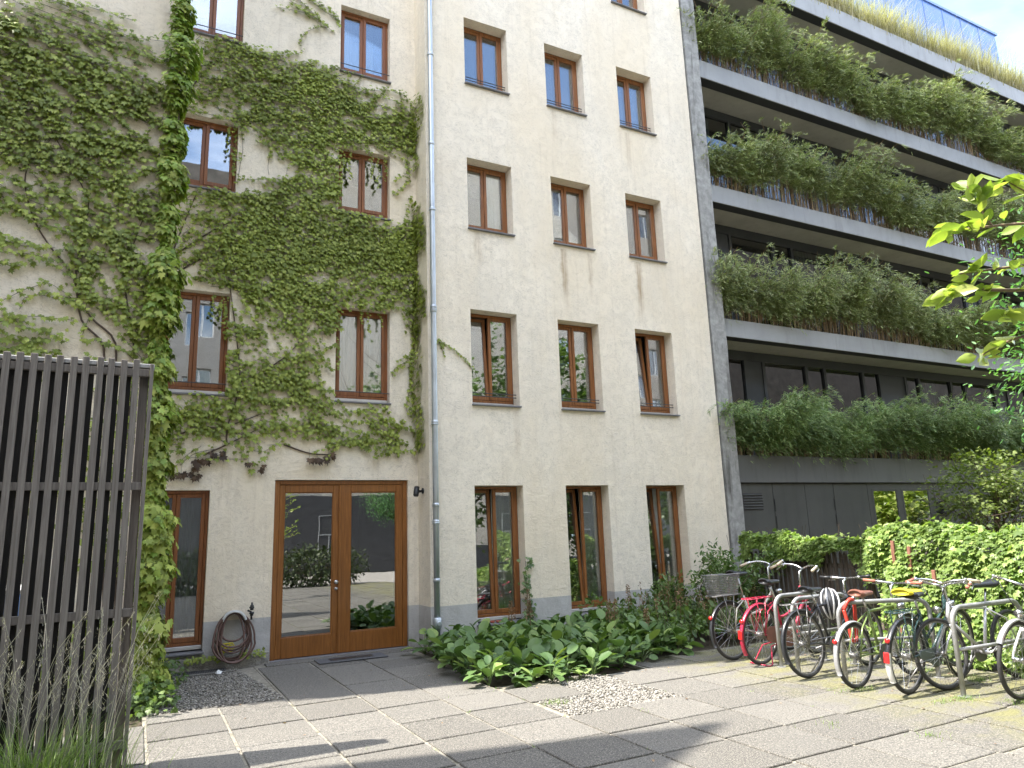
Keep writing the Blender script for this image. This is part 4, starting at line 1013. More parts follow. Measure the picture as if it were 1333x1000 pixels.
MS = [[(.25, 8.13), (.51, 8.59), (.82, 9.0)], [(.25, 8.15), (.31, 8.36), (.34, 8.68)], [(.16, 5.46), (.29, 5.99), (.45, 6.54)], [(1.02, 2.9), (1.02, 3.17), (1.15, 3.8), (1.07, 4.52), (.99, 5.02), (.92, 5.6), (1.0, 6.2)], [(.3, 3.0), (.68, 3.12), (1.02, 3.17), (1.48, 3.37)], [(1.15, 3.8), (1.46, 3.98), (1.82, 4.28), (2.1, 4.7)], [(.17, 5.22), (.62, 5.6), (1.07, 5.75), (1.7, 5.9)], [(.73, 2.76), (1.02, 2.91), (1.42, 3.14)], [(1.78, 2.93), (2.15, 2.81), (2.53, 2.8)], [(.16, 5.5), (.8, 6.1), (1.7, 6.7)]]
MU = [[(2.43, 8.93), (2.87, 8.9), (3.32, 9.02), (3.59, 9.0), (3.71, 8.89)], [(2.69, 8.86), (3.13, 8.85), (3.5, 8.84), (3.71, 8.69)], [(2.87, 8.62), (3.32, 8.70), (3.71, 8.54)], [(2.96, 8.49), (3.41, 8.51), (3.71, 8.3)], [(2.01, 8.99), (2.52, 8.66), (2.96, 8.49)], [(3.71, 8.89), (3.71, 8.44), (3.66, 7.85), (3.63, 7.55), (3.40, 7.36)], [(3.66, 7.66), (3.68, 7.42), (3.40, 7.1)], [(1.65, 10.2), (1.99, 10.05), (2.37, 9.85)], [(1.94, 10.35), (2.2, 10.19), (2.42, 10.13)], [(1.8, 10.5), (2.1, 10.3), (2.42, 10.2), (2.46, 9.95)], [(3.75, 4.79), (3.68, 4.27), (3.7, 3.97), (3.62, 3.63), (3.64, 3.43)], [(3.72, 4.5), (3.66, 4.1), (3.72, 3.7), (3.68, 3.4)], [(3.64, 4.31), (3.42, 4.16), (3.39, 4.03)], [(3.68, 4.4), (3.45, 4.29)], [(1.6, 7.05), (1.5, 6.99), (1.2, 6.93), (1.05, 6.9)], [(1.45, 7.45), (1.42, 7.2), (1.44, 7.05)], [(1.02, 7.7), (1.05, 7.4), (1.02, 7.1), (1.0, 6.8)], [(.9, 2.85), (.62, 2.78), (.45, 2.62)]]
winsM = [(a + .02, c - .015, d + .03, e - .02) for a, c, d, e in ops_m]
def mskM(u, z): return u < .13 or u > 3.79 or any(a < u < c and d < z < e for a, c, d, e in winsM)
ivm = empty('ivy', (2, 10.5, 0), 0, 'broad curtain of green ivy growing round the four upper windows over the wooden door', 'ivy')
parts = []; lines = []
for i, (poly, dens, lo) in enumerate(((MA, 1250, -1.5), (MBp, 1300, -1.9), (MCp, 1100, -1.35), (MD, 900, -.85), (MTOP, 400, -9))):
    p, l = strands_fill(poly, dens, 15 if i < 3 else 165, 28, 200 + i, lo, mask=mskM); parts.append(p); lines += l
for i, s in enumerate(MU): parts.append(along(s, .028, .018, 50 + i))
uv = np.concatenate(parts)
keep = ~inpoly(uv[:, 0], uv[:, 1], MH) | (np.random.default_rng(5).uniform(0, 1, len(uv)) < .06)
rk = np.random.default_rng(6).uniform(0, 1, len(uv)); keep &= (uv[:, 1] < 5.2) | (rk < np.clip(.30 + (uv[:, 0] - .2) * .85, .3, 1)) | (uv[:, 1] > 9.5)
keep &= (uv[:, 1] > 5.2) | (rk < np.clip(.55 + .4 * (uv[:, 0] - .9) + .25 * pnoise(uv[:, 0], uv[:, 1], 2.5, 8), .35, 1))
uv = uv[keep & (uv[:, 0] < 3.80)]
P = np.stack([uv[:, 0], np.full(len(uv), 10.5), uv[:, 1]], 1)
# the return wall
r = np.random.default_rng(31); q = []
for (y0, y1, z0, z1, n) in ((10.02, 10.5, 4.75, 6.75, 900), (10.25, 10.5, 6.7, 7.0, 60), (10.05, 10.5, 7.6, 8.9, 260), (10.2, 10.5, 3.4, 4.9, 170), (10.0, 10.5, 2.85, 3.6, 260)):
    y = r.uniform(y0, y1, n); zz = r.uniform(z0, z1, n); kp = pnoise(y * 2, zz, 4, 9) + (y - y0) / (y1 - y0) * 1.2 > .1
    q.append(np.stack([np.full(kp.sum(), 3.8), y[kp], zz[kp]], 1))
Pr = np.concatenate(q)
Pa = np.concatenate([P, Pr]); Na = np.concatenate([np.tile([0, -1.0, 0], (len(P), 1)), np.tile([-1.0, 0, 0], (len(Pr), 1))])
ivpart(leaves_on_wall('foliage', Pa, Na, .056, M['ivy'], ivm, 3, lift=(.008, .085)), ivm)
b = thin_lines(lines, lambda u, z: (u, 10.5 - .010, z), .0030, .45, 2)
for s in MU: b.tube([(u, 10.488, z) for u, z in smooth3(s)], .003, 4)
for s in MS:
    qq = smooth3(s); b.tube([(u, 10.5 - .016, z) for u, z in qq], [.014 - .009 * i / len(qq) for i in range(len(qq))], 5)
# tips over the panes
for (u, z, L_) in ((.2, 5.05, .35), (.32, 5.05, .22), (.75, 5.05, .30), (.85, 5.05, .42), (.93, 5.04, .6), (2.56, 5.05, .3), (2.9, 5.05, .18), (3.0, 5.05, .3), (3.2, 5.05, .2), (.2, 7.76, .3), (.85, 7.76, .45), (.93, 7.76, .8), (2.6, 7.76, .35), (2.68, 7.76, .5), (3.05, 7.76, .4), (3.15, 7.76, .55), (3.28, 7.76, .4), (2.54, 7.5, .4), (2.54, 4.6, .5)):
    b.tube([(u, 10.49, z + .03), (u + .01, 10.51, z - L_ * .5), (u, 10.52, z - L_)], .002, 3)
    n = int(L_ / .03); pp = np.stack([u + r.normal(0, .018, n), np.full(n, 10.53), z - np.linspace(0, L_, n)], 1)
    ivpart(leaves_on_wall('hanging_tip', pp, np.tile([0, -1.0, 0], (n, 1)), .052, M['ivy'], ivm, int(u * 100), lift=(0, .03)), ivm)
ivpart(b.build('stem', M['ivy_stem'], ivm), ivm)
DEAD = [(.36, 2.48), (.47, 2.48), (.59, 2.48), (.66, 2.48), (.63, 2.65), (.64, 2.58), (.76, 2.67), (.85, 2.76), (.96, 2.78), (1.31, 2.67), (1.49, 2.59), (2.14, 2.71), (2.25, 2.71), (2.42, 2.71), (2.48, 2.79)]
pp = np.array([(u + r.normal(0, .02), 10.46, z + r.normal(0, .02)) for u, z in DEAD for _ in range(5)])
ivpart(leaves_on_wall('withered_leaves', pp, np.tile([0, -1.0, 0], (len(pp), 1)), .075, M['deadleaf'], ivm, 77, lift=(0, .04)), ivm)
b = MB()
for u, z in DEAD: b.tube([(u, 10.49, z + .16), (u, 10.46, z)], .002, 3)
ivpart(b.build('withered_stem', M['ivy_stem'], ivm), ivm)
# thin runner past the rain pipe
SP = [[(3.9, 4.50), (3.97, 4.56), (4.05, 4.52), (4.26, 4.41), (4.44, 4.26), (4.53, 4.14)], [(3.97, 4.56), (4.02, 4.45), (4.06, 4.3)]]
ivs = empty('ivy', (4.2, 10, 4.4), 0, 'single thin ivy runner reaching from the rain pipe to a first-floor window', 'ivy')
uv = np.concatenate([along(s, .022, .01, 90 + i) for i, s in enumerate(SP)])
ivpart(leaves_on_wall('foliage', np.stack([uv[:, 0], np.full(len(uv), 10.0), uv[:, 1]], 1), np.tile([0, -1.0, 0], (len(uv), 1)), .042, M['ivy'], ivs, 5, lift=(.005, .03)), ivs)
b = MB()
for s in SP: b.tube([(u, 9.993, z) for u, z in smooth3(s)], .003, 4)
ivpart(b.build('stem', M['ivy_stem'], ivs), ivs)
# little climber on the ground-floor window reveal
cl = empty('climber', (5.36, 9.98, .1), 0, 'small dark climber creeping up the edge of a ground-floor window beside the bed', 'climber')
n = 110; zz = r.uniform(0, 1.05, n) ** 1.2; pp = np.stack([5.36 + r.normal(0, .045, n) + .02 * np.sin(zz * 7), np.full(n, 9.985), .15 + zz], 1)
ivpart(leaves_on_wall('foliage', pp, np.tile([0, -1.0, 0], (n, 1)), .062, M['shrub'], cl, 8, lift=(0, .06)), cl)
b = MB(); b.tube([(5.36, 9.985, .0), (5.37, 9.985, .4), (5.35, 9.985, .8), (5.36, 9.985, 1.15)], .004, 4); ivpart(b.build('stem', M['ivy_stem'], cl), cl)

# ------------------------------------------------------------------ leaf shapes and small plants
OV = np.array([(0, 0, 0), (-.20, .22, .035), (-.27, .50, .04), (-.17, .80, .02), (0, 1, -.05), (.17, .80, .02), (.27, .50, .04), (.20, .22, .035), (0, .5, -.03)])
OVF = [(8, i, i + 1) for i in range(7)] + [(8, 7, 0)]
BL = np.array([(-.5, 0, 0), (.5, 0, 0), (.35, .6, 0), (0, 1, 0), (-.35, .6, 0)]); BLF = [(0, 1, 2, 3, 4)]
def blob_pts(k, c, rad3, r, shell=.35):
    d = norm(r.normal(0, 1, (k, 3))); q = r.uniform(shell, 1, k) ** .5
    return np.array(c) + d * q[:, None] * np.array(rad3), d
def leafcloud(name, P, D, size, mat, parent, seed, base=OV, basef=OVF, up=.35, hang=.2, width=1.):
    r = np.random.default_rng(seed); k = len(P)
    d = norm(D * .8 + r.normal(0, .6, (k, 3)) + np.array([0, 0, -hang]))
    n = norm(np.array([0, 0, 1.0]) * up * 3 + D * .6 + r.normal(0, .5, (k, 3)))
    S = size * r.lognormal(0, .22, k); S3 = np.stack([S * width, S, S], 1)
    return instmesh(name, base, basef, P, frames(d, n), S3, mat, parent, True)
def grow(b, p, d, L_, r0, depth, q, tips, spread=.6, n=3, up=.15):
    """limb with side branches; collects tips"""
    p = Vector(p); d = Vector(d).normalized(); pts = [p]; rs = [r0]
    m = 5
    for i in range(m):
        d = (d + Vector((q.gauss(0, .13), q.gauss(0, .13), q.gauss(0, .10) + up * .3))).normalized(); p = p + d * (L_ / m); pts.append(p.copy()); rs.append(r0 * (1 - .6 * (i + 1) / m))
    b.tube(pts, rs, 6 if depth > 1 else 4, cap=False)
    if depth == 0: tips.append((p.copy(), d.copy())); tips.append((pts[3].copy(), d.copy())); return
    for k in range(n):
        t = pts[min(m, 2 + k * 3 // max(n - 1, 1) if n > 1 else m)]
        a = Vector((q.gauss(0, 1), q.gauss(0, 1), q.gauss(.1, .6))).normalized()
        grow(b, t, (d + a * spread).normalized(), L_ * q.uniform(.55, .8), r0 * .5, depth - 1, q, tips, spread, n, up)
    tips.append((p.copy(), d.copy()))

# planted bed: large bergenia leaves
def bedin(x, y):
    poly = [(3.62, 9.9), (3.40, 8.6), (3.36, 8.0), (3.40, 7.28), (4.0, 7.12), (4.65, 7.05), (5.2, 7.22), (5.8, 7.45), (6.35, 7.62), (6.4, 9.9)]
    return inpoly(np.array([x]), np.array([y]), poly)[0]
r = np.random.default_rng(21); PP = []; DD = []; NN = []; SS = []; b = MB()
cent = []
tries = 0
while len(cent) < 150 and tries < 8000:
    tries += 1; x, y = r.uniform(3.4, 6.4), r.uniform(7.05, 9.85)
    if bedin(x, y) and all((x - a) ** 2 + (y - c) ** 2 > .185 ** 2 for a, c in cent): cent.append((x, y))
for x, y in cent:
    hgt = .20 + .10 * min(1, (y - 7.0)) + r.uniform(-.03, .05)
    for j in range(r.integers(9, 14)):
        a = r.uniform(0, 2 * PI); tl = r.uniform(.1, 1.15); L_ = hgt * r.uniform(.35, 1.0)
        out = np.array([math.cos(a), math.sin(a), 0])
        p0 = np.array([x, y, 0]); p1 = p0 + out * math.sin(tl) * L_ * .9 + np.array([0, 0, math.cos(tl) * L_])
        b.tube([p0, (p0 + p1) / 2 + [0, 0, .02], p1], .0045, 4, cap=False)
        d = out * (.35 + tl * .75) + np.array([0, 0, .75 - tl * .95]); n = np.array([0, 0, 1.0]) * (.5 + tl * .5) - out * (.65 - .3 * tl)
        PP.append(p1); DD.append(d + r.normal(0, .12, 3)); NN.append(n + r.normal(0, .2, 3)); SS.append(r.uniform(.105, .20))
BG = np.array([(0, 0, 0), (-.22, .10, .05), (-.37, .34, .09), (-.37, .62, .075), (-.22, .87, .03), (0, 1, -.06), (.22, .87, .03), (.37, .62, .075), (.37, .34, .09), (.22, .10, .05), (0, .3, -.01), (0, .65, .0), (-.2, .36, .07), (.2, .36, .07), (-.2, .63, .065), (.2, .63, .065)])
BGF = [(0, 12, 1), (1, 12, 2), (2, 12, 14, 3), (3, 14, 4), (4, 14, 11, 5), (5, 11, 15, 6), (6, 15, 7), (7, 15, 13, 8), (8, 13, 9), (9, 13, 0), (0, 10, 12), (0, 13, 10), (10, 11, 14, 12), (10, 13, 15, 11)]
o = instmesh('ground_cover', BG, BGF, np.array(PP), frames(np.array(DD), norm(np.array(NN))), np.array(SS), M['bergenia'])
tag(o, 'bed of large glossy rounded leaves under the ground-floor windows', 'ground cover', None, 'stuff')
b.build('stem', M['shrub'], o)
# dry flower spikes
spots = [(4.72, 9.25, .62, 'pale dry flower spike close to the first ground-floor window right of the pipe'), (4.95, 9.3, .75, 'tallest pinkish dry flower spike below the first ground-floor window'), (5.08, 9.35, .60, 'bushy dry flower spike between the first two ground-floor windows'), (5.7, 8.3, .62, 'brown dry flower spike in the middle of the leafy bed'), (5.85, 8.45, .60, 'rusty dry flower spike leaning to the right in the leafy bed'), (6.15, 8.1, .5, 'short dry flower spike at the right end of the large leaves'), (6.6, 9.1, .72, 'thin brown dry flower spike before the second ground-floor window')]
for i, (x, y, h, lab) in enumerate(spots):
    t = empty('dry_flower_spike', (x, y, 0), 0, lab, 'flower', 'dry flower spikes in the bed')
    n = 150; u = r.uniform(0, 1, n); lean = r.normal(0, .05, 2)
    zz = h * (.62 + .42 * u); wd = .045 * (1 - u * .75)
    an = r.uniform(0, 6.28, n); P = np.stack([lean[0] * zz + wd * np.cos(an), lean[1] * zz + wd * np.sin(an), zz], 1)
    s = MB(); s.tube([(0, 0, .0), (lean[0] * h * .5, lean[1] * h * .5, h * .5), (lean[0] * h, lean[1] * h, h * 1.02)], .005, 5); s.build('stem', M['dryflower'], t)
    leafcloud('flower_head', P, norm(np.stack([np.cos(an), np.sin(an), np.full(n, .6)], 1)), .024, M['dryflower'], t, 300 + i, hang=-.2)

# darker undergrowth between the bed and the fence, with reddish dry stalks
r = np.random.default_rng(41); P = []; D = []
for _ in range(130):
    x, y = r.uniform(6.2, 8.7), r.uniform(7.75, 9.85)
    if x > 6.25 + 0.0 and y > 7.6 + .25 * max(0, 6.7 - x):
        h = r.uniform(.18, .50) * (.8 + .3 * (y - 7.6) / 2); k = int(r.integers(26, 46)); p, d = blob_pts(k, (x, y, h * .75), (.2, .2, h * .42), r); P.append(p); D.append(d)
P = np.concatenate(P); D = np.concatenate(D); ok = P[:, 2] > .02
o = leafcloud('undergrowth', P[ok], D[ok], .085, M['shrub'], None, 42); tag(o, 'dark green undergrowth at the foot of the wall between the bed and the bicycles', 'undergrowth', None, 'stuff')
s = MB()
for _ in range(120):
    x, y = r.uniform(6.3, 8.6), r.uniform(7.8, 9.8); s.tube([(x, y, 0), (x + r.normal(0, .05), y + r.normal(0, .05), r.uniform(.2, .5))], .004, 3, cap=False)
s.build('stem', M['ivy_stem'], o)
P = []; D = []; s = MB()
for _ in range(60):
    x, y = r.uniform(6.6, 8.4), r.uniform(7.85, 9.3); h = r.uniform(.45, .82); lx, ly = r.normal(0, .05, 2)
    s.tube([(x, y, .1), (x + lx, y + ly, h)], .0028, 3, cap=False); n = int(r.integers(8, 18)); u = r.uniform(.72, 1.04, n)
    P.append(np.stack([x + lx * u, y + ly * u, h * u], 1) + r.normal(0, .012, (n, 3))); D.append(norm(r.normal(0, 1, (n, 3)) + [0, 0, .8]))
o = leafcloud('dry_stalks', np.concatenate(P), np.concatenate(D), .028, M['dryflower'], None, 43, hang=-.3); tag(o, 'reddish brown dry flower stalks rising above the dark undergrowth', 'dry stalks', None, 'stuff')
s.build('stem', M['dryflower'], o)

def bush(name, lab, loc, h, w, nst, nleaf, size, mat, seed, cat='shrub', base=OV, basef=OVF, width=1., stemr=.012, hang=.15, depth=2, n=3, group=None, lean=(0, 0)):
    t = empty(name, loc, 0, lab, cat, group); q = random.Random(seed); b = MB(); tips = []
    for i in range(nst):
        a = 2 * PI * i / nst + q.uniform(-.5, .5); sp = w / h
        grow(b, (.04 * math.cos(a), .04 * math.sin(a), 0), (math.cos(a) * sp * .6 + lean[0], math.sin(a) * sp * .6 + lean[1], 1), h * q.uniform(.45, .62), stemr, depth, q, tips, .65, n, .2)
    b.build('stem', M['bark'], t)
    r = np.random.default_rng(seed); T = np.array([tuple(p) for p, d in tips]); D = np.array([tuple(d) for p, d in tips])
    i = r.integers(0, len(T), nleaf); P = T[i] + r.normal(0, 1, (nleaf, 3)) * np.array([.055, .055, .045]) * (w / .6) ; ok = P[:, 2] > .03
    leafcloud('foliage', P[ok], norm(D[i] + r.normal(0, .7, (nleaf, 3)))[ok], size, mat, t, seed + 1, base, basef, hang=hang, width=width)
    return t
bush('shrub', 'airy green shrub standing in front of the concrete pier by the house corner', (8.05, 8.75, 0), 1.15, .62, 6, 1500, .075, M['shrub'], 51, width=.8)
bush('shrub', 'low leafy shrub pressed against the last ground-floor window', (7.55, 9.3, 0), .8, .5, 5, 800, .07, M['shrub'], 52, width=.8)
bush('shrub', 'bushy shrub hiding the left end of the picket fence', (8.75, 9.05, 0), 1.05, .5, 5, 1000, .075, M['shrub'], 53, width=.85)
# weeds at the foot of the left corner
r = np.random.default_rng(61); P = []; D = []
for _ in range(52):
    x = r.uniform(.02, .5); y = r.uniform(8.0, 9.9)
    if x > .12 + (.40 if r.uniform() < .4 else .22): continue
    p, d = blob_pts(30, (x, y, .10), (.13, .13, .16), r); P.append(p); D.append(d)
P = np.concatenate(P); D = np.concatenate(D); ok = P[:, 2] > .01
o = leafcloud('weeds', P[ok], D[ok], .055, M['shrub'], None, 62, IV, IVF); tag(o, 'low creeping weeds at the foot of the ivy-covered corner', 'weeds', None, 'stuff')
P = np.stack([r.uniform(.15, 1.62, 260), 10.39 - r.uniform(0, .05, 260), .15 + r.normal(0, .025, 260)], 1); P = P[pnoise(P[:, 0] * 3, P[:, 1], 3, 4) > -.3]
o = leaves_on_wall('moss_runner', P, np.tile([0, -1.0, .3], (len(P), 1)), .034, M['ivy'], None, 63, lift=(0, .03)); tag(o, 'thin line of small creeping leaves along the wall ledge behind the hose', 'creeper', None, 'stuff')
# tufts in the paving joints
r = np.random.default_rng(71); B = []
def blade_arr(x, y, z, h, w, bend, az, r, seg=3):
    """a bent, tapering blade as seg quads"""
    out = []; c, s = math.cos(az), math.sin(az); px, py = -s, c; pts = []
    for i in range(seg + 1):
        t = i / seg; o = bend * t * t * h; pts.append((x + c * o, y + s * o, z + h * (t - .28 * bend * t * t), w * (1 - t * .93)))
    for a, b_ in zip(pts[:-1], pts[1:]): out.append([(a[0] - px * a[3], a[1] - py * a[3], a[2]), (a[0] + px * a[3], a[1] + py * a[3], a[2]), (b_[0] + px * b_[3], b_[1] + py * b_[3], b_[2]), (b_[0] - px * b_[3], b_[1] - py * b_[3], b_[2])])
    return out
for _ in range(60):
    if r.uniform() < .6: x = XE[r.integers(4, len(XE))] + r.normal(0, .012); y = r.uniform(3, 7.4)
    else: x = r.uniform(.2, 7.6); y = 7.70 - .64 * r.integers(0, 8) + r.normal(0, .012)
    for _ in range(int(r.integers(3, 10))): B += blade_arr(x + r.normal(0, .018), y + r.normal(0, .012), -.01, r.uniform(.012, .04), .0025, r.uniform(.2, 1.2), r.uniform(0, 6.28), r, 2)
for cx, cy, n in ((6.28, 4.93, 130), (6.1, 5.0, 70), (6.65, 4.22, 150), (6.4, 4.25, 80), (6.9, 3.9, 120), (7.2, 3.75, 90), (3.62, 6.25, 110), (4.3, 7.05, 60), (5.36, 3.7, 50), (5.0, 4.3, 30), (6.2, 3.3, 30), (7.5, 4.6, 200), (7.6, 5.2, 160), (7.5, 6.0, 120)):
    for _ in range(n): B += blade_arr(cx + r.normal(0, .07), cy + r.normal(0, .05), -.01, r.uniform(.015, .06), .0028, r.uniform(.2, 1.2), r.uniform(0, 6.28), r, 2)
o = npmesh('grass', np.array(B), 4, M['grass']); tag(o, 'small grass tufts growing in the joints of the paving slabs', 'grass', None, 'stuff')
# ornamental grass before the screen
t = empty('ornamental_grass', (-.55, 6.0, 0), 0, 'tall ornamental grass with pale seed heads in front of the slatted screen', 'grass clump')
r = np.random.default_rng(81); B = []
for _ in range(700):
    x, y = r.normal(-.02, .27), r.normal(0, .06); az = math.atan2(y - .05, x) + r.normal(0, .8); B += blade_arr(x, y, -.05, r.uniform(.30, .72), r.uniform(.003, .0055), r.uniform(.2, .95), az, r, 5)
npmesh('blade', np.array(B), 4, M['grass'], t)
B = []; b = MB()
for _ in range(34):
    x, y = r.normal(0, .24), r.normal(0, .05); h = r.uniform(.75, 1.30); az = r.normal(.3, 1.1); lx, ly = math.cos(az) * h * .34, math.sin(az) * h * .10 - .02
    pts = [(x, y, 0), (x + lx * .25, y + ly * .25, h * .45), (x + lx * .6, y + ly * .6, h * .8), (x + lx, y + ly, h)]; b.tube(pts, .0016, 3, cap=False)
    for _ in range(48):
        u = r.uniform(.55, 1); px = x + lx * u ** 1.3; py = y + ly * u ** 1.3; pz = h * u
        sd = (1.05 - u) * .16; B += blade_arr(px + r.normal(0, sd * .5), py + r.normal(0, sd * .4), pz + r.normal(0, .01), r.uniform(.012, .03), .0016, r.uniform(0, 1.), r.uniform(0, 6.28), r, 1)
        if r.uniform() < .22:
            a = r.uniform(0, 6.28); b.tube([(px, py, pz - .03), (px + math.cos(a) * sd * .8, py + math.sin(a) * sd * .8, pz + sd * .35)], .0008, 3, cap=False)
npmesh('seed_head', np.array(B), 4, M['seed'], t); b.build('stem', M['seed'], t)
# a little leaf litter
r = np.random.default_rng(91); n = 150
P = np.stack([r.uniform(.3, 7.8, n), r.uniform(2.8, 9.6, n), np.full(n, .006)], 1)
P[:60, 0] = r.uniform(6.0, 7.8, 60); P[60:95, 1] = r.uniform(6.9, 7.5, 35); P[60:95, 0] = r.uniform(3.4, 6.4, 35)
d = np.stack([np.cos(a_ := r.uniform(0, 6.28, n)), np.sin(a_), r.normal(0, .15, n)], 1)
o = instmesh('fallen_leaves', OV, OVF, P, frames(d, norm(np.array([0, 0, 1.0]) + r.normal(0, .25, (n, 3)))), r.uniform(.015, .042, n), M['dryflower']); tag(o, 'scattered small dry leaves lying on the paving', 'fallen leaves', None, 'stuff')
# ------------------------------------------------------------------ bamboo rows on the balconies
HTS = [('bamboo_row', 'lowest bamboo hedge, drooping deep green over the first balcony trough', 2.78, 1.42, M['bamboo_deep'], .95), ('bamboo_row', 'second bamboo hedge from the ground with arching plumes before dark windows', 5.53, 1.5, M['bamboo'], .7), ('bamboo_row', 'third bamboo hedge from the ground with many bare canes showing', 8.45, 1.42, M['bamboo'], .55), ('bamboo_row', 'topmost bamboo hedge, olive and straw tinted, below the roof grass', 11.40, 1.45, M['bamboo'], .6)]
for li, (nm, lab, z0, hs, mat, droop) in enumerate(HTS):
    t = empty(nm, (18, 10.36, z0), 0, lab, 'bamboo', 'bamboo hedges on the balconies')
    r = np.random.default_rng(500 + li); cv = []; P = []; D = []; lowP = []
    x = 10.12
    while x < 30:
        far = max(.55, min(1, 15 / x)); ch = hs * r.uniform(.86, 1.30) * (.95 + .18 * math.sin(x * .9 + li) + .10 * math.sin(x * 2.3 + 2 * li)); dirx, diry = r.normal(0, .5), -abs(r.normal(.8, .35)); stray = r.uniform() < .1
        for _ in range(int(r.integers(7, 12))):
            cx = x + r.normal(0, .13); cy = 10.32 + r.uniform(-.09, .09); h = ch * r.uniform(.7, 1.12) * (1.18 if stray else 1)
            lx = (dirx + r.normal(0, .35)) * .32 * h; ly = (diry + r.normal(0, .3)) * .38 * h * (droop + .3)
            ts = np.linspace(0, 1, 6); pts = np.stack([cx + lx * ts ** 2.2, cy + ly * ts ** 2.2, z0 + h * (ts - .26 * droop * ts ** 3)], 1)
            w = .0055
            for a, b_ in zip(pts[:-1], pts[1:]): cv.append([(a[0] - w, a[1], a[2]), (a[0] + w, a[1], a[2]), (b_[0] + w, b_[1], b_[2]), (b_[0] - w, b_[1], b_[2])])
            nb = int(r.integers(14, 22) * (.6 + .4 * far)); m = int(16 * far) + 2
            u0 = np.clip(r.beta(2.4, 1.2, nb), .34 if droop > .8 else (.52 if li == 2 else .44), 1.0)
            st_ = np.stack([np.interp(u0, ts, pts[:, k]) for k in range(3)], 1)
            dv = np.stack([r.normal(0, .6, nb) + lx * .5, r.normal(-.35, .5, nb), r.normal(.25, .25, nb)], 1); dv = norm(dv) * r.uniform(.16, .44, nb)[:, None] * (1.15 - .3 * u0)[:, None]
            w_ = r.uniform(.05, 1, (nb, m)); pp = st_[:, None] + dv[:, None] * w_[..., None]; pp[..., 2] -= .26 * (droop * .6 + .4) * w_ ** 2 + .02 * w_; pp = pp + r.normal(0, .013, pp.shape)
            dd = dv[:, None] * (1 / np.linalg.norm(dv, axis=1))[:, None, None] * .8 + np.array([0, -.12, -.55]) * (w_[..., None] * 1.1 + .15) + r.normal(0, .33, pp.shape)
            P.append(pp.reshape(-1, 3)); D.append(norm(dd.reshape(-1, 3)))
        for _ in range(7): # bare, thin canes
            cx = x + r.normal(0, .16); cy = 10.30 + r.uniform(-.05, .1); h = hs * r.uniform(.4, .75); w = .0065
            cv.append([(cx - w, cy, z0), (cx + w, cy, z0), (cx + r.normal(0, .03) + w, cy, z0 + h), (cx - w + r.normal(0, .03), cy, z0 + h)])
        x += r.uniform(.16, .25)
    o = npmesh('canes', np.array(cv), 4, M['cane'], t); ivpart(o, t)
    P = np.concatenate(P); D = np.concatenate(D); k = len(P)
    nrm = norm(np.array([0, -.85, .6]) + r.normal(0, .45, (k, 3))); L_ = r.uniform(.05, .10, k) * np.clip(P[:, 0] / 15, 1, 1.5); S3 = np.stack([L_ * r.uniform(.13, .18, k), L_, L_], 1)
    ivpart(instmesh('foliage', BL, BLF, P, frames(D, nrm), S3, mat, t, False), t)
# dry grass along the roof edge
t = empty('roof_grass', (20, 10.4, 14.4), 0, 'long strip of straw-yellow grass along the roof edge against the sky', 'grass strip')
r = np.random.default_rng(520); B = []
x = 10.2
while x < 30.5:
    ch = r.uniform(.75, 1.3)
    for _ in range(95): B += blade_arr(x + r.normal(0, .10), 10.36 + r.normal(0, .07), 14.38, ch * r.uniform(.5, 1.15), r.uniform(.005, .010), r.uniform(.1, .75), r.uniform(3.2, 6.2), r, 3)
    x += .16
ivpart(npmesh('blade', np.array(B), 4, M['straw'], t), t)

# ------------------------------------------------------------------ picket fence and the vine over it
FA, FB = np.array([9.45, 9.55]), np.array([8.15, 2.0]); FD = (FB - FA) / np.linalg.norm(FB - FA); FN = np.array([FD[1], -FD[0]]); FLEN = np.linalg.norm(FB - FA)
if FN[0] > 0: FN = -FN
t = empty('picket_fence', (float(FA[0]), float(FA[1]), 0), math.atan2(FD[1], FD[0]), 'old dark wooden picket fence half buried under the vine hedge', 'fence')
b = MB(); u = .03; q = random.Random(3)
while u < FLEN:
    h = 1.15 + q.uniform(-.03, .03); w = q.uniform(.028, .036); dz = q.uniform(-.02, .02)
    s = MB(); s.cbox(u - w, u + w, -.011, .011, .06, h - .05, .003); s.add([(u - w, -.011, h - .05), (u + w, -.011, h - .05), (u + w, .011, h - .05), (u - w, .011, h - .05), (u, -.011, h), (u, .011, h)], [(0, 1, 4), (2, 3, 5), (1, 2, 5, 4), (3, 0, 4, 5)])
    s.v = [(p[0] + dz * p[2], p[1], p[2]) for p in s.v]; b.add(s.v, s.f); u += .115
b.build('picket_panel', M['picket'], t)
for z in (.35, .95): b = MB(); b.cbox(0, FLEN, .012, .05, z - .035, z + .035, .004); b.build('rail', M['picket'], t)
for k in range(5): b = MB(); uu = k * FLEN / 4; b.cbox(uu - .045, uu + .045, .051, .13, 0, 1.2, .006); b.build('post', M['picket'], t)
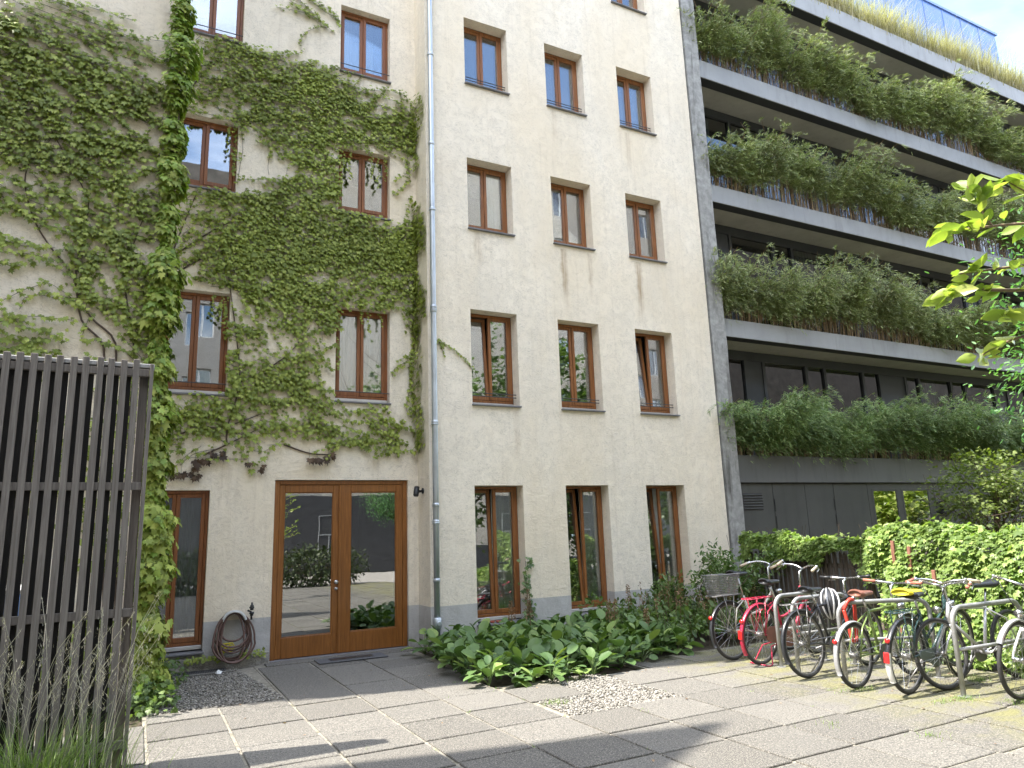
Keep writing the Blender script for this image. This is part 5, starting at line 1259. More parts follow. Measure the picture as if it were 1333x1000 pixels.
# loose stakes for sunlit pickets, sunlight put into the reddish colour
for k, (uu, tilt, hh, lab) in enumerate(((3.55, .05, 1.32, 'taller of two reddish sunlit-toned wooden stakes leaning at the fence behind the racks'), (3.75, .09, 1.25, 'more tilted reddish sunlit-toned wooden stake leaning at the fence behind the racks'), (4.15, .02, .98, 'short reddish sunlit-toned wooden stake behind the handlebars, in the vine'))):
    p = FA + FD * uu + FN * .30; b = MB(); b.cbox(-.024, .024, -.012, .012, 0, hh, .003); b.v = [(v[0] + tilt * v[2], v[1], v[2]) for v in b.v]
    o = tag(b.build('stake', M['sunpicket'], None, False, (float(p[0]), float(p[1]), 0)), lab, 'stake', 'reddish sunlit-toned stakes at the fence'); o.rotation_euler.z = math.atan2(FD[1], FD[0])
t = empty('hedge', (8.6, 6, 0), 0, 'leafy light green vine hedge covering the picket fence behind the bicycles', 'hedge')
r = np.random.default_rng(540); P = []; Nn = []
n = 24000
u = r.uniform(0, FLEN, n); top = 1.33 + .07 * np.clip((u - 2.6) / .8, 0, 1) + .05 * np.sin(u * 2.3) + .035 * np.sin(u * 6.1 + 1) + .02 * np.sin(u * 13) + np.where(u > 3.4, .04, 0) + np.where(u > 5.3, .05, 0)
full = np.clip((u - 2.7) / .9, 0, 1); low = 1.10 + .09 * np.sin(u * 3.1) - .15 * (np.sin(u * 7.3) > .4); low = low * (1 - full) + .0 * full
zz = low + (top - low) * r.uniform(0, 1, n) ** .85
bul = .10 + .10 * full + .20 * full * np.clip(1 - zz / 1.1, 0, 1) + .07 * np.sin(u * 4.7 + zz * 3.3) + .05 * np.sin(u * 9 - zz * 7)
fr = r.uniform(0, 1, n) < .74
off = np.where(fr, bul * r.uniform(.75, 1.12, n), -r.uniform(0, .30, n)); zz = np.where(fr, zz, top + r.normal(0, .03, n) - np.abs(off) * .25)
zz = np.where(fr, zz, zz); topf = np.clip((zz - (top - .18)) / .18, 0, 1) * fr; off = off - topf * bul * .55
keep = r.uniform(0, 1, n) < np.where((full < .5) & (zz < low + .16), .35, 1)
px = FA[0] + FD[0] * u + FN[0] * off; py = FA[1] + FD[1] * u + FN[1] * off
P = np.stack([px, py, zz], 1)[keep & (zz > .03)]; m = (keep & (zz > .03))
Nv = np.stack([np.full(n, FN[0]), np.full(n, FN[1]), np.where(fr, .25 + topf, 2.5)], 1)[m]
ivpart(leaves_on_wall('foliage', P, norm(Nv), .064, M['vine'], t, 541, lift=(0, .04), droop=(.3, 1.4), side=.8), t)
b = MB()
for k in range(70):
    uu = q.uniform(0, FLEN); o1 = q.uniform(.0, .1); p0 = FA + FD * uu + FN * o1; p1 = FA + FD * (uu + q.uniform(-.5, .5)) + FN * (o1 + .05); b.tube([(p0[0], p0[1], q.uniform(0, .8)), ((p0[0] + p1[0]) / 2, (p0[1] + p1[1]) / 2, q.uniform(.5, 1.1)), (p1[0], p1[1], q.uniform(.9, 1.42))], .004, 4, cap=False)
for k in range(26):
    uu = q.uniform(.3, FLEN); p0 = FA + FD * uu; b.tube([(p0[0], p0[1], 1.3), (p0[0] + q.gauss(-.08, .08), p0[1] + q.gauss(0, .1), 1.45 + q.uniform(0, .12))], .003, 3, cap=False)
ivpart(b.build('stem', M['bark'], t), t)
# leafy plants below the racks' far side
P = []; D = []
for _ in range(95):
    uu = r.uniform(2.6, FLEN - .2); o_ = r.uniform(.2, .62); p_ = FA + FD * uu + FN * o_; h = r.uniform(.08, .34) * (1.1 - o_ * .8)
    pp, d = blob_pts(26, (p_[0], p_[1], h * .7), (.13, .13, h * .6), r); P.append(pp); D.append(d)
P = np.concatenate(P); D = np.concatenate(D); ok = P[:, 2] > .01
o = leafcloud('undergrowth', P[ok], D[ok], .06, M['vine'], None, 545, IV, IVF); tag(o, 'bright low leafy weeds between the bicycle racks and the vine hedge', 'undergrowth', None, 'stuff')

# ------------------------------------------------------------------ trees
def tree(name, lab, loc, trunkh, crown, nleaf, size, mat, seed, base=OV, basef=OVF, width=1., tr=.05, layers=False, group=None, cat='tree'):
    t = empty(name, loc, 0, lab, cat, group); q = random.Random(seed); r = np.random.default_rng(seed); b = MB(); tips = []
    cx, cy, cz, rx, ry, rz = crown
    b.tube([(0, 0, -.05), (cx * .2, cy * .2, trunkh * .5), (cx * .45, cy * .45, trunkh)], [tr, tr * .8, tr * .65], 8)
    for i in range(9):
        a = 2 * PI * i / 9 + q.uniform(-.3, .3); tl = q.uniform(.2, 1.25)
        grow(b, (cx * .45, cy * .45, trunkh * q.uniform(.8, 1)), (math.cos(a) * math.sin(tl) * rx + cx * .5, math.sin(a) * math.sin(tl) * ry + cy * .5, math.cos(tl) * rz + .1), max(rx, rz) * q.uniform(.55, .85), tr * .45, 2, q, tips, .6, 3, .1)
    b.build('trunk', M['bark'], t)
    T = np.array([tuple(p) for p, d in tips]); ok = (((T - [cx, cy, cz]) / [rx, ry, rz]) ** 2).sum(1) < 1.35
    if ok.sum() > 5: T = T[ok]
    d = norm(r.normal(0, 1, (140, 3))); X = np.array([cx, cy, cz]) + d * (r.uniform(.35, 1, (140, 1)) ** .5) * [rx, ry, rz]
    T = np.concatenate([T, X]); i = r.integers(0, len(T), nleaf); sp = np.array([.13, .13, .05 if layers else .11]) * max(rx, ry) * (2.2 if name == 'locust_tree' else 1)
    P = T[i] + r.normal(0, 1, (nleaf, 3)) * sp
    leafcloud('crown', P, norm(P - np.array([cx, cy, cz - rz * .4])), size, mat, t, seed + 1, base, basef, hang=.3, width=width, up=.6)
    return t
tree('maple_tree', 'small fine-leaved maple rising behind the right end of the hedge', (14.7, 8.2, 0), 1.3, (.1, .05, 2.05, 1.2, .95, .85), 3400, .066, M['maple'], 601, IV, IVF, layers=True)
tree('locust_tree', 'bluish green fine-leaved tree at the right edge behind the yellow-green branch', (6.55, 2.0, 0), 2.2, (-.75, .35, 3.0, .62, .5, .75), 5200, .042, M['locust'], 611, width=.8, tr=.04)
for k, (x, y, h, lab) in enumerate(((19.5, 6.4, 2.1, 'bushy garden tree mirrored in the ground-floor window of the balcony building'), (22.5, 5.0, 2.3, 'farther bushy garden tree on the lawn right of the frame'), (25.5, 6.8, 2.1, 'farthest bushy garden tree beside the balcony building'))):
    tree('garden_tree', lab, (x, y, 0), .7, (0, 0, h, 1.5, 1.3, h * .85), 3800, .14, M['yellowleaf'] if k != 1 else M['vine'], 620 + k * 3, IV, IVF, group='garden trees beside the balcony building')
for k, (x, y, tz, cr, lab) in enumerate(((10.5, -5.2, 3.5, (0, 0, 7.2, 2.6, 1.9, 4.2), 'round tree across the yard, mirrored in the left of the sunlit windows'), (15.5, -5.0, 3.2, (0, 0, 6.0, 2.0, 1.6, 3.6), 'taller round tree across the yard, mirrored in the middle windows'), (22, -4.8, 1.8, (0, 0, 4.2, 2.4, 1.8, 2.8), 'round tree across the yard, mirrored in the farthest windows'))):
    tree('yard_tree', lab, (x, y, 0), tz, cr, 5200, .19, M['shrub'], 640 + k * 3, IV, IVF, tr=.12, group='yard trees across the paving')
for k, (x, y, lab) in enumerate(((1.6, -4.4, 'wide shrub mirrored in the left door pane'), (5.6, -4.7, 'wide shrub mirrored in the right door pane'), (-1.4, -4.6, 'wide shrub mirrored in the window beside the hose'), (12, -4.2, 'wide shrub across the yard, opposite the bicycle racks'))):
    t = empty('yard_shrub', (x, y, 0), 0, lab, 'shrub', 'shrubs across the paving'); rr = np.random.default_rng(660 + k); pp, d = blob_pts(2600, (0, 0, .62), (1.7, .8, .72), rr, .2); pp += rr.normal(0, .08, pp.shape); ok = pp[:, 2] > .03
    leafcloud('foliage', pp[ok], d[ok], .12, M['shade_shrub'], t, 661 + k); b = MB()
    for i in range(12): a = i * .52; b.tube([(.1 * math.cos(a), .05 * math.sin(a), 0), (.8 * math.cos(a), .4 * math.sin(a), .8)], .015, 5, cap=False)
    b.build('stem', M['bark'], t)
# young tree beside the camera: its sunlit twigs reach into the picture
t = empty('young_tree', (3.45, .55, 0), 0, 'sunlit yellow-green oval leaves on thin twigs reaching in at the right edge', 'tree')
o3 = Vector((3.45, .55, 0)); b = MB(); r = np.random.default_rng(700); P = []; D = []
b.tube([(0, 0, -.05), (.02, .01, 1.0), (-.02, .02, 2.0), (.02, .0, 3.2)], [.035, .03, .024, .012], 8)
tw = [[(3.42, .57, 1.95), (2.85, .85, 2.40), (2.50, 1.02, 2.47), (2.28, 1.13, 2.47), (2.17, 1.20, 2.46)], [(2.28, 1.13, 2.47), (2.24, 1.14, 2.54), (2.22, 1.15, 2.60)], [(2.50, 1.02, 2.47), (2.40, 1.06, 2.56), (2.33, 1.09, 2.61)], [(2.85, .85, 2.40), (2.55, 1.0, 2.36), (2.38, 1.11, 2.35), (2.22, 1.21, 2.335)], [(2.55, 1.0, 2.36), (2.40, 1.12, 2.28), (2.24, 1.21, 2.29), (2.18, 1.24, 2.27)], [(3.43, .56, 1.7), (2.80, .86, 2.05), (2.46, 1.08, 2.13), (2.34, 1.17, 2.12), (2.27, 1.22, 2.08)], [(2.46, 1.08, 2.13), (2.38, 1.13, 2.19), (2.33, 1.16, 2.20)], [(2.9, .82, 2.2), (2.6, 1.0, 2.24), (2.42, 1.1, 2.22)],
      [(3.45, .55, 2.4), (3.0, .8, 2.8), (2.7, .9, 2.9)], [(3.45, .55, 2.7), (3.8, .2, 3.1), (4.0, .0, 3.3)], [(3.45, .55, 2.2), (3.8, .9, 2.7), (4.1, 1.1, 2.9)], [(3.45, .55, 2.9), (3.3, .3, 3.3), (3.2, .1, 3.5)]]
q7 = random.Random(12)
for k in range(26):
    z0_ = q7.uniform(1.5, 3.15); a_ = q7.uniform(-2.3, .75); l_ = q7.uniform(.4, .85); p0_ = Vector((3.45, .55, z0_)); d_ = Vector((math.cos(a_), math.sin(a_), q7.uniform(.2, .8))).normalized()
    tw.append([tuple(p0_), tuple(p0_ + d_ * l_ * .5 + Vector((0, 0, -.03))), tuple(p0_ + d_ * l_)])
for s in tw:
    pts = [Vector(p) - o3 for p in smooth3(smooth3(s)[::2] + [s[-1]])]; n = len(pts); b.tube(pts, [.008 - .006 * i / n for i in range(n)] if len(s) > 3 else [.0035 - .002 * i / n for i in range(n)], 5)
    start = 1 if s[0][0] < 2.6 else int(n * .16)
    for i in range(start, n):
        for sd in (-1, 1):
            if r.uniform() < .55: continue
            d = pts[min(i + 1, n - 1)] - pts[max(i - 1, 0)]; d.normalize(); sv = d.cross(Vector((0, 0, 1))).normalized() * sd
            P.append(pts[i] + Vector(r.normal(0, .008, 3))); D.append(d * r.uniform(.2, .7) + sv * r.uniform(.5, .9) + Vector((0, 0, r.uniform(-.35, .35))))
    P.append(pts[-1]); D.append(d)
P = np.array([tuple(p) for p in P]); D = np.array([tuple(p) for p in D]); k = len(P)
LF = OV * np.array([.98, 1, 1.6])
L_ = r.uniform(.045, .088, k); nrm = norm(np.array([0, -.3, .8]) + r.normal(0, .7, (k, 3)))
instmesh('leaves', LF, OVF, P, frames(D, nrm), L_ * np.ones(k), M['yellowleaf'], t, True); b.build('trunk', M['twig'], t, True)
# ------------------------------------------------------------------ bicycle racks
def rack(x, y, rz, L_, lab, H=.77):
    t = empty('bicycle_rack', (x, y, 0), rz, lab, 'rack', 'tubular steel bicycle racks'); b = MB(); R = .13
    pts = [(0, 0, -.05), (0, 0, H - R)] + arc((R, 0, H - R), R, 180, 90, 7)[1:] + arc((L_ - R, 0, H - R), R, 90, 0, 7) + [(L_, 0, -.05)]
    b.tube(pts, .0225, 12); b.build('hoop', M['galv'], t, True)
    b = MB(); b.tube([(.01, 0, .40), (L_ - .01, 0, .40)], .017, 10); b.build('crossbar', M['galv'], t, True)
    for xx in (0, L_): b = MB(); b.lathe([(.05, 0), (.05, .006), (.026, .008)], 14, Matrix.Translation((xx, 0, .0))); b.build('base_plate', M['galv'], t)
    return t
rack(6.55, 6.2, 0, .72, 'farthest steel rack hoop, beside the red bicycle')
rack(6.42, 5.84, 0, .90, 'steel rack hoop with the cycle helmet hanging on it')
rack(6.42, 5.25, -.40, .98, 'steel rack hoop with the red lock on its corner')
rack(6.72, 4.26, -.03, 1.05, 'nearest steel rack hoop at the right edge, clear of moss-green paving joints')

# ------------------------------------------------------------------ bicycles
def torus(R, r, n, m, sy=1.):
    b = MB(); vs = []
    for i in range(n):
        a = 2 * PI * i / n
        for k in range(m):
            c = 2 * PI * k / m; q = R + r * math.cos(c); vs.append((q * math.cos(a), r * sy * math.sin(c), q * math.sin(a)))
    b.add(vs, [(i * m + k, i * m + (k + 1) % m, ((i + 1) % n) * m + (k + 1) % m, ((i + 1) % n) * m + k) for i in range(n) for k in range(m)]); return b
RY = Matrix.Rotation(PI / 2, 4, 'X')
def wheel(t, x, R, tyre, rim, hub=.02, turn=None):
    Mx = Matrix.Translation((x, 0, R)) if turn is None else turn @ Matrix.Translation((x, 0, R))
    b = torus(R - .036, .011, 44, 6, 1.1); b.lathe([(.014, -.045), (hub + .012, -.035), (hub, -.028), (hub, .028), (hub + .012, .035), (.014, .045)], 10, RY); b.xf(Mx); w = b.build('wheel', rim, t, True)
    b = torus(R - .019, .019, 48, 8); b.xf(Mx); b.build('tyre', tyre, w, True)
    b = MB(); n = 30
    for i in range(n):
        a = 2 * PI * i / n; s = 1 if i % 2 else -1; a2 = a + (.55 if (i // 2) % 2 else -.55)
        b.tube([((hub + .008) * math.cos(a2), s * .033, (hub + .008) * math.sin(a2)), ((R - .04) * math.cos(a), 0, (R - .04) * math.sin(a))], .0016, 3, cap=False)
    b.xf(Mx); b.build('spokes', M['chrome'], w)
    return w
def guard(x, R, a0, a1, w=.028, turn=None, rr=None):
    b = MB(); n = 18; R2 = R + .016 if rr is None else rr; vs = []
    for i in range(n + 1):
        a = rad(a0 + (a1 - a0) * i / n)
        for (y, d) in ((-w, -.013), (-w * .6, 0), (0, .004), (w * .6, 0), (w, -.013), (w * .6, -.003), (0, .001), (-w * .6, -.003)): vs.append((x + (R2 + d) * math.cos(a), y, R + (R2 + d) * math.sin(a)))
    b.add(vs, [(i * 8 + k, i * 8 + (k + 1) % 8, i * 8 + 8 + (k + 1) % 8, i * 8 + 8 + k) for i in range(n) for k in range(8)] + [tuple(range(8)), tuple(n * 8 + k for k in range(8))[::-1]])
    if turn is not None: b.xf(turn)
    return b
def saddle_mb(x, z, grow_=0.):
    b = MB(); vs = []; sec = [(.17, .012, .02), (.14, .022, .028), (.06, .030, .034), (-.02, .055, .040), (-.08, .088, .048), (-.12, .092, .048), (-.145, .07, .035)]; n = 12
    for dx, w, h in sec:
        for k in range(n):
            a = 2 * PI * k / n; zz = math.sin(a) * h; vs.append((x + dx * (1 + grow_), math.cos(a) * (w + grow_ * .1), z + (zz if zz > 0 else zz * .55) + (.012 if dx < -.1 else 0) + grow_ * .05))
    m = len(sec); b.add(vs, [(i * n + k, i * n + (k + 1) % n, (i + 1) * n + (k + 1) % n, (i + 1) * n + k) for i in range(m - 1) for k in range(n)] + [tuple(range(n)), tuple((m - 1) * n + k for k in range(n))[::-1]]); return b
def bike(lab, x, y, head, lean=0, R=.335, paint='blackpaint', style='diamond', bar='swept', grip='black', seat='black', mud=None, mud_end=None, carrier=None, chain=None, basket=False, stand=None, tail='redlens', fork=None, steer=0, seatz=.93, barz=1.03, rimm='dullmetal', front=True, headlight=True, tyre='rubber'):
    t = empty('bicycle', (x, y, .0), rad(head), lab, 'bicycle', 'bicycles parked at the racks'); t.rotation_euler.x = rad(lean)
    P = M[paint]; F = M[fork or paint]; xf = 1.06; bb = (.44, 0, .28)
    if R < .32: xf = 1.0
    hb, ht = Vector((xf - .17, 0, R + .27)), Vector((xf - .225, 0, R + .43))
    stz = .72; st = Vector((bb[0] - (stz - bb[2]) * .32, 0, stz))
    ax = (ht - hb).normalized(); S = Matrix.Translation(hb) @ Matrix.Rotation(rad(steer), 4, ax) @ Matrix.Translation(-hb)
    b = MB()
    b.tube([bb, st], .0155, 10)
    b.tube([hb - ax * .02, ht + ax * .02], .019, 10)
    if style == 'diamond':
        b.tube([st - Vector((0, 0, .03)), ht - ax * .03], .0145, 10); b.tube([bb, hb + ax * .03], .0165, 10)
    elif style == 'ladies':
        b.tube(bez(bb, (.62, 0, .27), (.78, 0, .50), hb + ax * .02), .0165, 10); b.tube(bez((bb[0] - .075, 0, .50), (.58, 0, .47), (.76, 0, .66), ht - ax * .03), .0145, 10)
    else:
        b.tube([(bb[0] - .05, 0, .44), ht - ax * .04], .0145, 10); b.tube([bb, hb + ax * .03], .0165, 10)
    for s in (-1, 1):
        b.tube([(bb[0] - .02, s * .03, bb[2]), (.12, s * .05, R), (0, s * .062, R)], .0095, 8); b.tube([st - Vector((0, -s * .012, .04)), (.10, s * .05, R + .25), (0, s * .062, R)], .0085, 8)
    b.lathe([(.022, -.036), (.022, .036)], 12, Matrix.Translation(bb) @ RY)
    b.build('frame', P, t, True)
    b = MB(); b.tube([hb - ax * .01, ht + ax * .06], .013, 8)
    for s in (-1, 1): b.tube([hb - ax * .02, hb + Vector((.008, s * .048, -.05)), Vector((xf - .06, s * .05, R + .10)), Vector((xf, s * .05, R))], [.014, .012, .011, .008], 8)
    b.tube([hb + Vector((0, -.05, -.03)), hb + Vector((0, .05, -.03))], .014, 8); b.xf(S); b.build('fork', F, t, True)
    wheel(t, 0, R, M[tyre], M[rimm], .026)
    wheel(t, xf, R, M[tyre], M[rimm], .018, S)
    # bar
    b = MB(); g = []; top = ht + ax * .02; sx = top.x + .02; b.tube([top, Vector((sx - .01, 0, barz - .03)), Vector((sx + .05, 0, barz))], .012, 8)
    for s in (-1, 1):
        if bar == 'swept': pts = bez((sx + .05, 0, barz), (sx + .09, s * .16, barz + .05), (sx + .02, s * .27, barz + .05), (sx - .14, s * .285, barz + .015), 10)
        elif bar == 'high': pts = bez((sx + .05, 0, barz), (sx + .07, s * .12, barz + .08), (sx + .0, s * .27, barz + .06), (sx - .17, s * .29, barz + .01), 10)
        else: pts = [Vector((sx + .05, 0, barz)), Vector((sx + .045, s * .15, barz + .01)), Vector((sx + .02, s * .30, barz + .02))]
        b.tube(pts, .0105, 8); e = pts[-1]; d = (pts[-1] - pts[-2]).normalized(); g.append((e + d * .012, e - d * .11))
        lv = e - d * .13 + Vector((.02, 0, -.008)); b.tube([e - d * .14, lv + Vector((.03, s * .0, -.02)), lv + d * .09 + Vector((.045, 0, -.03))], .006, 6)
        b.lathe([(.016, -.012), (.016, .012)], 8, Matrix.Translation(e - d * .14))
    b.xf(S); h = b.build('handlebar', M['chrome'], t, True)
    for e, f_ in g:
        b = MB(); b.tube([e, (e + f_) / 2, f_], [.017, .0155, .016], 10); b.xf(S); b.build('grip', M[grip], h, True)
    b = MB()
    for s in (-1, 1): b.tube(bez(S @ Vector((sx + .03, s * .2, barz + .03)), (sx + .20, s * .12, barz + .02), (sx + .16, s * .03, barz - .12), hb + Vector((.03, s * .01, .05)), 8), .0035, 5)
    b.tube(bez(S @ Vector((sx + .03, .2, barz + .03)), (sx + .22, .06, barz + .08), (sx + .05, .0, barz - .2), (.6, .0, .55), 8), .003, 5); b.build('brake_cable', M['black'], h, True)
    if headlight:
        b = MB(); b.lathe([(.012, -.05), (.03, -.03), (.036, .012), (.036, .02)], 12, S @ Matrix.Translation((hb.x + .10, 0, hb.z + .12)) @ Matrix.Rotation(PI / 2, 4, 'Y')); l = b.build('head_light', M['chrome'], t, True)
    # saddle
    sp = Vector((st.x - .055, 0, seatz)); b = saddle_mb(sp.x + .01, seatz); sd = b.build('saddle', M[seat], t, True)
    b = MB(); b.tube([st - Vector((0, 0, .02)), sp - Vector((0, 0, .03))], .0125, 8); b.build('seat_post', M['chrome'], sd, True)
    # drive
    b = MB(); b.lathe([(.085, -.0025), (.095, -.0025), (.095, .0025), (.085, .0025)], 24, Matrix.Translation((bb[0], -.05, bb[2])) @ RY); b.lathe([(.03, -.003), (.03, .003)], 12, Matrix.Translation((bb[0], -.05, bb[2])) @ RY)
    for k in range(5): a = k * 1.257; b.tube([(bb[0], -.05, bb[2]), (bb[0] + .088 * math.cos(a), -.05, bb[2] + .088 * math.sin(a))], .006, 4)
    sb = MB(); sb.lathe([(.034, -.006), (.036, .006)], 16, Matrix.Translation((0, -.045, R)) @ RY); sb.build('sprocket', M['dullmetal'], t)
    ca = rad(random.uniform(-40, 40))
    pa = [Vector((bb[0] + s * .165 * math.cos(ca), -.075 * s, bb[2] + s * .165 * math.sin(ca))) for s in (1, -1)]; b.tube([pa[0], Vector((bb[0], -.068, bb[2])), Vector((bb[0], .068, bb[2])), pa[1]], .009, 6)
    cr = b.build('crank', M['dullmetal'], t, True)
    for s in (-1, 1):
        yy = -.075 * (1 if s > 0 else -1); ex, ez = bb[0] + s * .165 * math.cos(ca), bb[2] + s * .165 * math.sin(ca); sg = -1 if yy < 0 else 1
        b = MB(); b.cbox(ex - .045, ex + .045, yy + sg * .015 if sg > 0 else yy - .10, yy + .10 if sg > 0 else yy - .015, ez - .011, ez + .011, .004); b.build('pedal', M['black'], cr)
    b = MB()
    for dz in (.092, -.092): b.tube([(bb[0], -.05, bb[2] + dz), (0, -.045, R + (.035 if dz > 0 else -.035))], .004, 4, cap=False)
    b.build('chain', M['dullmetal'], t)
    if chain:
        b = MB(); out = []
        for i in range(26):
            a = 2 * PI * i / 26; c, s_ = math.cos(a), math.sin(a)
            if c > 0: out.append((bb[0] + (.125 if chain[1] else .105) * c, bb[2] + (.125 if chain[1] else .085) * s_))
            else: out.append((.10 + .07 * c if chain[1] else .16 + .04 * c, R + (.085 if chain[1] else .035) * s_))
        vs = [(x_, -.068, z_) for x_, z_ in out] + [(x_, -.050, z_) for x_, z_ in out] + [(bb[0] * .5 + x_ * .5, -.074, (bb[2] + R) / 4 + z_ * .5) for x_, z_ in out]; n = 26
        b.add(vs, [(i, (i + 1) % n, n + (i + 1) % n, n + i) for i in range(n)] + [(i, (i + 1) % n, 2 * n + (i + 1) % n, 2 * n + i) for i in range(n)] + [tuple(range(2 * n, 3 * n))]); b.build('chain_guard', M[chain[0]], t)
    if mud:
        w = M[mud]; b = guard(0, R, 40, 208 if mud != 'shortgrey' else 150); m_ = b.build('mudguard', w, t, True)
        b = MB()
        for s in (-1, 1): b.tube([(0, s * .06, R), (R * -.88, s * .03, R + .10 * R / .335)], .003, 4); b.tube([(0, s * .06, R), (-R * .55, s * .028, R * 1.86)], .003, 4)
        b.build('stay', M['chrome'], m_)
        if mud_end:
            b = guard(0, R, 168, 214, .030, None, R + .019); b.build('mudguard_tip', M[mud_end], t, True)
        b = guard(xf, R, 30, 196, .028, S); b.build('mudguard', w, t, True)
    if tail:
        a = rad(152); b = MB(); Mx = Matrix.Translation(((R + .03) * math.cos(a), 0, R + (R + .03) * math.sin(a))) @ Matrix.Rotation(-PI / 2, 4, 'Y'); 
        b.lathe([(.020, -.012), (.024, .004), (.021, .012), (.008, .016)], 14, Mx); b.build('tail_light', M[tail], t, True)
        if mud_end:
            a = rad(178); b = MB(); b.cbox((R + .02) * math.cos(a) - .016, (R + .02) * math.cos(a), -.026, .026, R - .02, R + .075, .005); b.build('reflector', M['redlens'], t)
    if carrier:
        b = MB(); zc = 2 * R + .075
        for s in (-1, 1): b.tube([(.20, s * .045, zc), (-.22, s * .062, zc), (-.25, s * .03, zc)], .0055, 6); b.tube([(-.12, s * .06, zc), (0, s * .068, R)], .005, 6); b.tube([(.06, s * .055, zc), (0, s * .068, R)], .0045, 6)
        b.tube([(-.25, -.03, zc), (-.25, .03, zc)], .0055, 6)
        for xx in (-.16, -.05, .06, .15): b.tube([(xx, -.055, zc), (xx, .055, zc)], .0045, 6)
        b.tube([(.17, 0, zc), (.21, 0, zc + .01), (st.x - .02, 0, zc + .0)], .005, 6); c_ = b.build('carrier', M[carrier], t, True)
        if basket:
            b = MB(); w0, w1, l0, l1, hb_ = .105, .14, .15, .19, .24; z0 = zc + .012; cx = -.06
            for k in range(13):
                f = k / 12; z = z0 + hb_ * f; w = w0 + (w1 - w0) * f; l = l0 + (l1 - l0) * f; b.tube([(cx - l, -w, z), (cx + l, -w, z), (cx + l, w, z), (cx - l, w, z)], .0016 if 0 < k < 12 else .004, 4, closed=True)
            def pv(u, v, f): w = w0 + (w1 - w0) * f; l = l0 + (l1 - l0) * f; return (cx + u * l, v * w, z0 + hb_ * f)
            for k in range(17):
                u = -1 + 2 * k / 16
                for s in (-1, 1): b.tube([pv(u, s, 0), pv(u, s, 1)], .0015, 4, cap=False); b.tube([pv(s, u, 0), pv(s, u, 1)], .0015, 4, cap=False)
                b.tube([pv(u, -1, 0), pv(u, 1, 0)], .0015, 4, cap=False)
            b.build('basket', M['dullmetal'], t)
    if stand == 'double':
        b = MB()
        for s in (-1, 1): b.tube([(.33, s * .04, .22), (.10, s * .06, .20), (.02, s * .12, .02), (-.05, s * .13, .012)], .008, 6)
        b.tube([(-.05, -.13, .012), (-.05, .13, .012)], .008, 6); b.build('stand', P, t, True)
    elif stand:
        b = MB(); b.tube([(bb[0] - .06, .04, .25), (bb[0] - .20, .16, .0)], .009, 6); b.build('stand', M['dullmetal'], t, True)
    return t
bike('black step-through bicycle with a grey wire basket, last in the row beside the undergrowth', 6.47, 6.84, 5, -3, paint='creampaint', fork='blackpaint', style='ladies', bar='high', grip='creamgrip', mud='blackpaint', carrier='dullmetal', basket=True, seatz=.98, barz=1.06)
bike('magenta red step-through bicycle with a faded brown chain guard and double stand', 6.49, 6.42, 7, 2, paint='red', style='ladies', bar='high', grip='creamgrip', seat='black', mud='red', mud_end='red', carrier='red', chain=('brownguard', 1), stand='double', seatz=.90, barz=1.02)
bike('black bicycle with a metal carrier and dark mudguards beside the helmet', 6.32, 5.62, 4, -3, paint='blackpaint', style='diamond', bar='flat', grip='black', mud='blackpaint', carrier='dullmetal', stand='single', seatz=.86, barz=.95, tail=None)
bike('olive green small-wheeled bicycle with silver mudguards and brown leather saddle', 6.28, 5.01, 6, 1, R=.305, paint='greenpaint', style='diamond', bar='flat', grip='redgrip', seat='leather', mud='silverpaint', seatz=.86, barz=.93)
bike('dark green bicycle with a white mudguard tip and the yellow saddle cover', 6.46, 4.60, 8, 3, paint='tealpaint', style='mixte', bar='swept', grip='redgrip', seat='black', mud='blackpaint', mud_end='whitepaint', carrier='tealpaint', chain=('greygreen', 0), stand='single', seatz=.86, barz=.92)
bike('silver bicycle without mudguards pointing its front wheel at the paving', 7.93, 4.42, 176, 3, R=.325, paint='silverpaint', style='diamond', bar='swept', grip='creamgrip', seat='black', seatz=.90, barz=.94, tail=None, steer=-6)
bike('silver-grey bicycle with pale fork at the right edge, front wheel toward the paving', 8.06, 3.86, 177, -3, paint='silverpaint', fork='whitepaint', style='ladies', bar='swept', grip='creamgrip', mud='silverpaint', seatz=.92, barz=.97, steer=5, rimm='chrome')
bike('bicycle with a white rear mudguard cut off by the right edge of the picture', 7.25, 3.72, 6, 2, paint='blackpaint', style='ladies', bar='swept', grip='black', mud='whitepaint', mud_end='whitepaint', carrier='dullmetal', seat='black', seatz=.93)

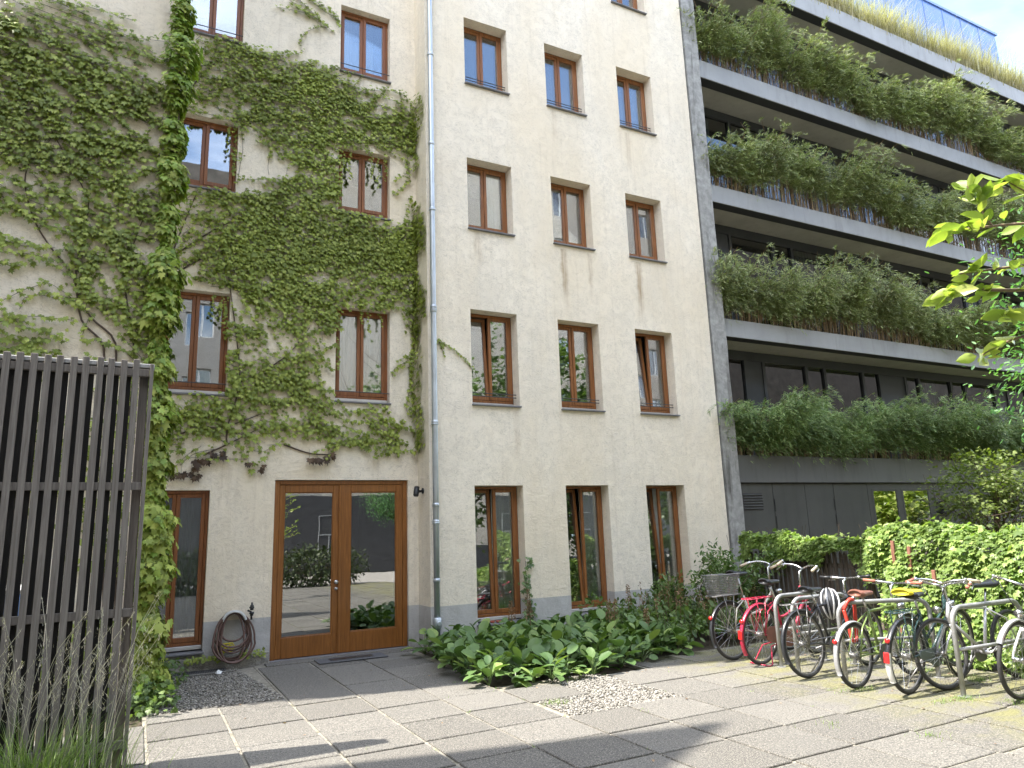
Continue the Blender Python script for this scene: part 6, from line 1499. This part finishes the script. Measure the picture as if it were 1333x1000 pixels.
# helmet on the rack
t = empty('cycle_helmet', (6.86, 5.78, .70), rad(25), 'black and white vented cycle helmet hanging on a steel rack hoop', 'helmet')
t.rotation_euler = Vector((-.62, -.62, .42)).to_track_quat('Z', 'X').to_euler(); t.scale = (1.25, 1.25, 1.25); t.location = (6.88, 5.72, .70)
b = MB(); vs = []; n, m = 20, 8
for i in range(m + 1):
    e = PI / 2 * i / m
    for k in range(n): a = 2 * PI * k / n; vs.append((.135 * math.cos(a) * math.cos(e), .10 * math.sin(a) * math.cos(e), .105 * math.sin(e) - .02))
b.add(vs, [(i * n + k, i * n + (k + 1) % n, (i + 1) * n + (k + 1) % n, (i + 1) * n + k) for i in range(m) for k in range(n)]); b.build('shell', M['black'], t, True)
b = MB()
for s, w in ((-.7, 1), (-.25, 1), (.25, 1), (.7, 1)):
    pts = []
    for i in range(11):
        a = PI * (i / 10); c = math.cos(a); u = s * (1 - .25 * c * c); zz = math.sqrt(max(0, 1 - u * u * .95)) * math.sin(a)
        pts.append((.142 * c * (1 - .12 * abs(s)), .104 * u * (.35 + .65 * math.sin(a)) , .113 * zz - .018))
    b.tube(pts, [.004] + [.0085] * 9 + [.004], 6)
b.build('rib', M['silverpaint'], t, True)
b = MB()
for s in (-1, 1): b.tube([(.04, s * .09, -.02), (.01, s * .06, -.09), (0, 0, -.13)], .004, 4); b.tube([(-.05, s * .09, -.02), (.01, s * .06, -.09)], .004, 4)
b.build('strap', M['black'], t)
# red lock on the third hoop
ca, sa = math.cos(-.40), math.sin(-.40)
b = MB(); pts = [(.05, -.03, .70), (.10, -.035, .785), (.16, -.01, .80), (.20, .03, .74), (.195, .035, .60), (.185, .03, .46), (.16, .0, .405), (.12, -.035, .40), (.09, -.045, .42), (.075, -.045, .52), (.06, -.04, .62)]
b.tube([(x * ca - y * sa, x * sa + y * ca, z) for x, y, z in smooth3(pts + [pts[0]])], .018, 8)
tag(b.build('cycle_lock', M['redplastic'], None, True, (6.42, 5.25, 0)), 'red sleeved chain lock looped over the corner of a steel rack hoop', 'lock')
b = saddle_mb(.0, 0, .18); o = b.build('saddle_cover', M['yellow'], None, True, (6.46 + .245 * math.cos(rad(8)), 4.60 + .245 * math.sin(rad(8)), .873)); o.rotation_euler.z = rad(8)
tag(o, 'bright yellow fabric cover pulled over a bicycle saddle', 'saddle cover')
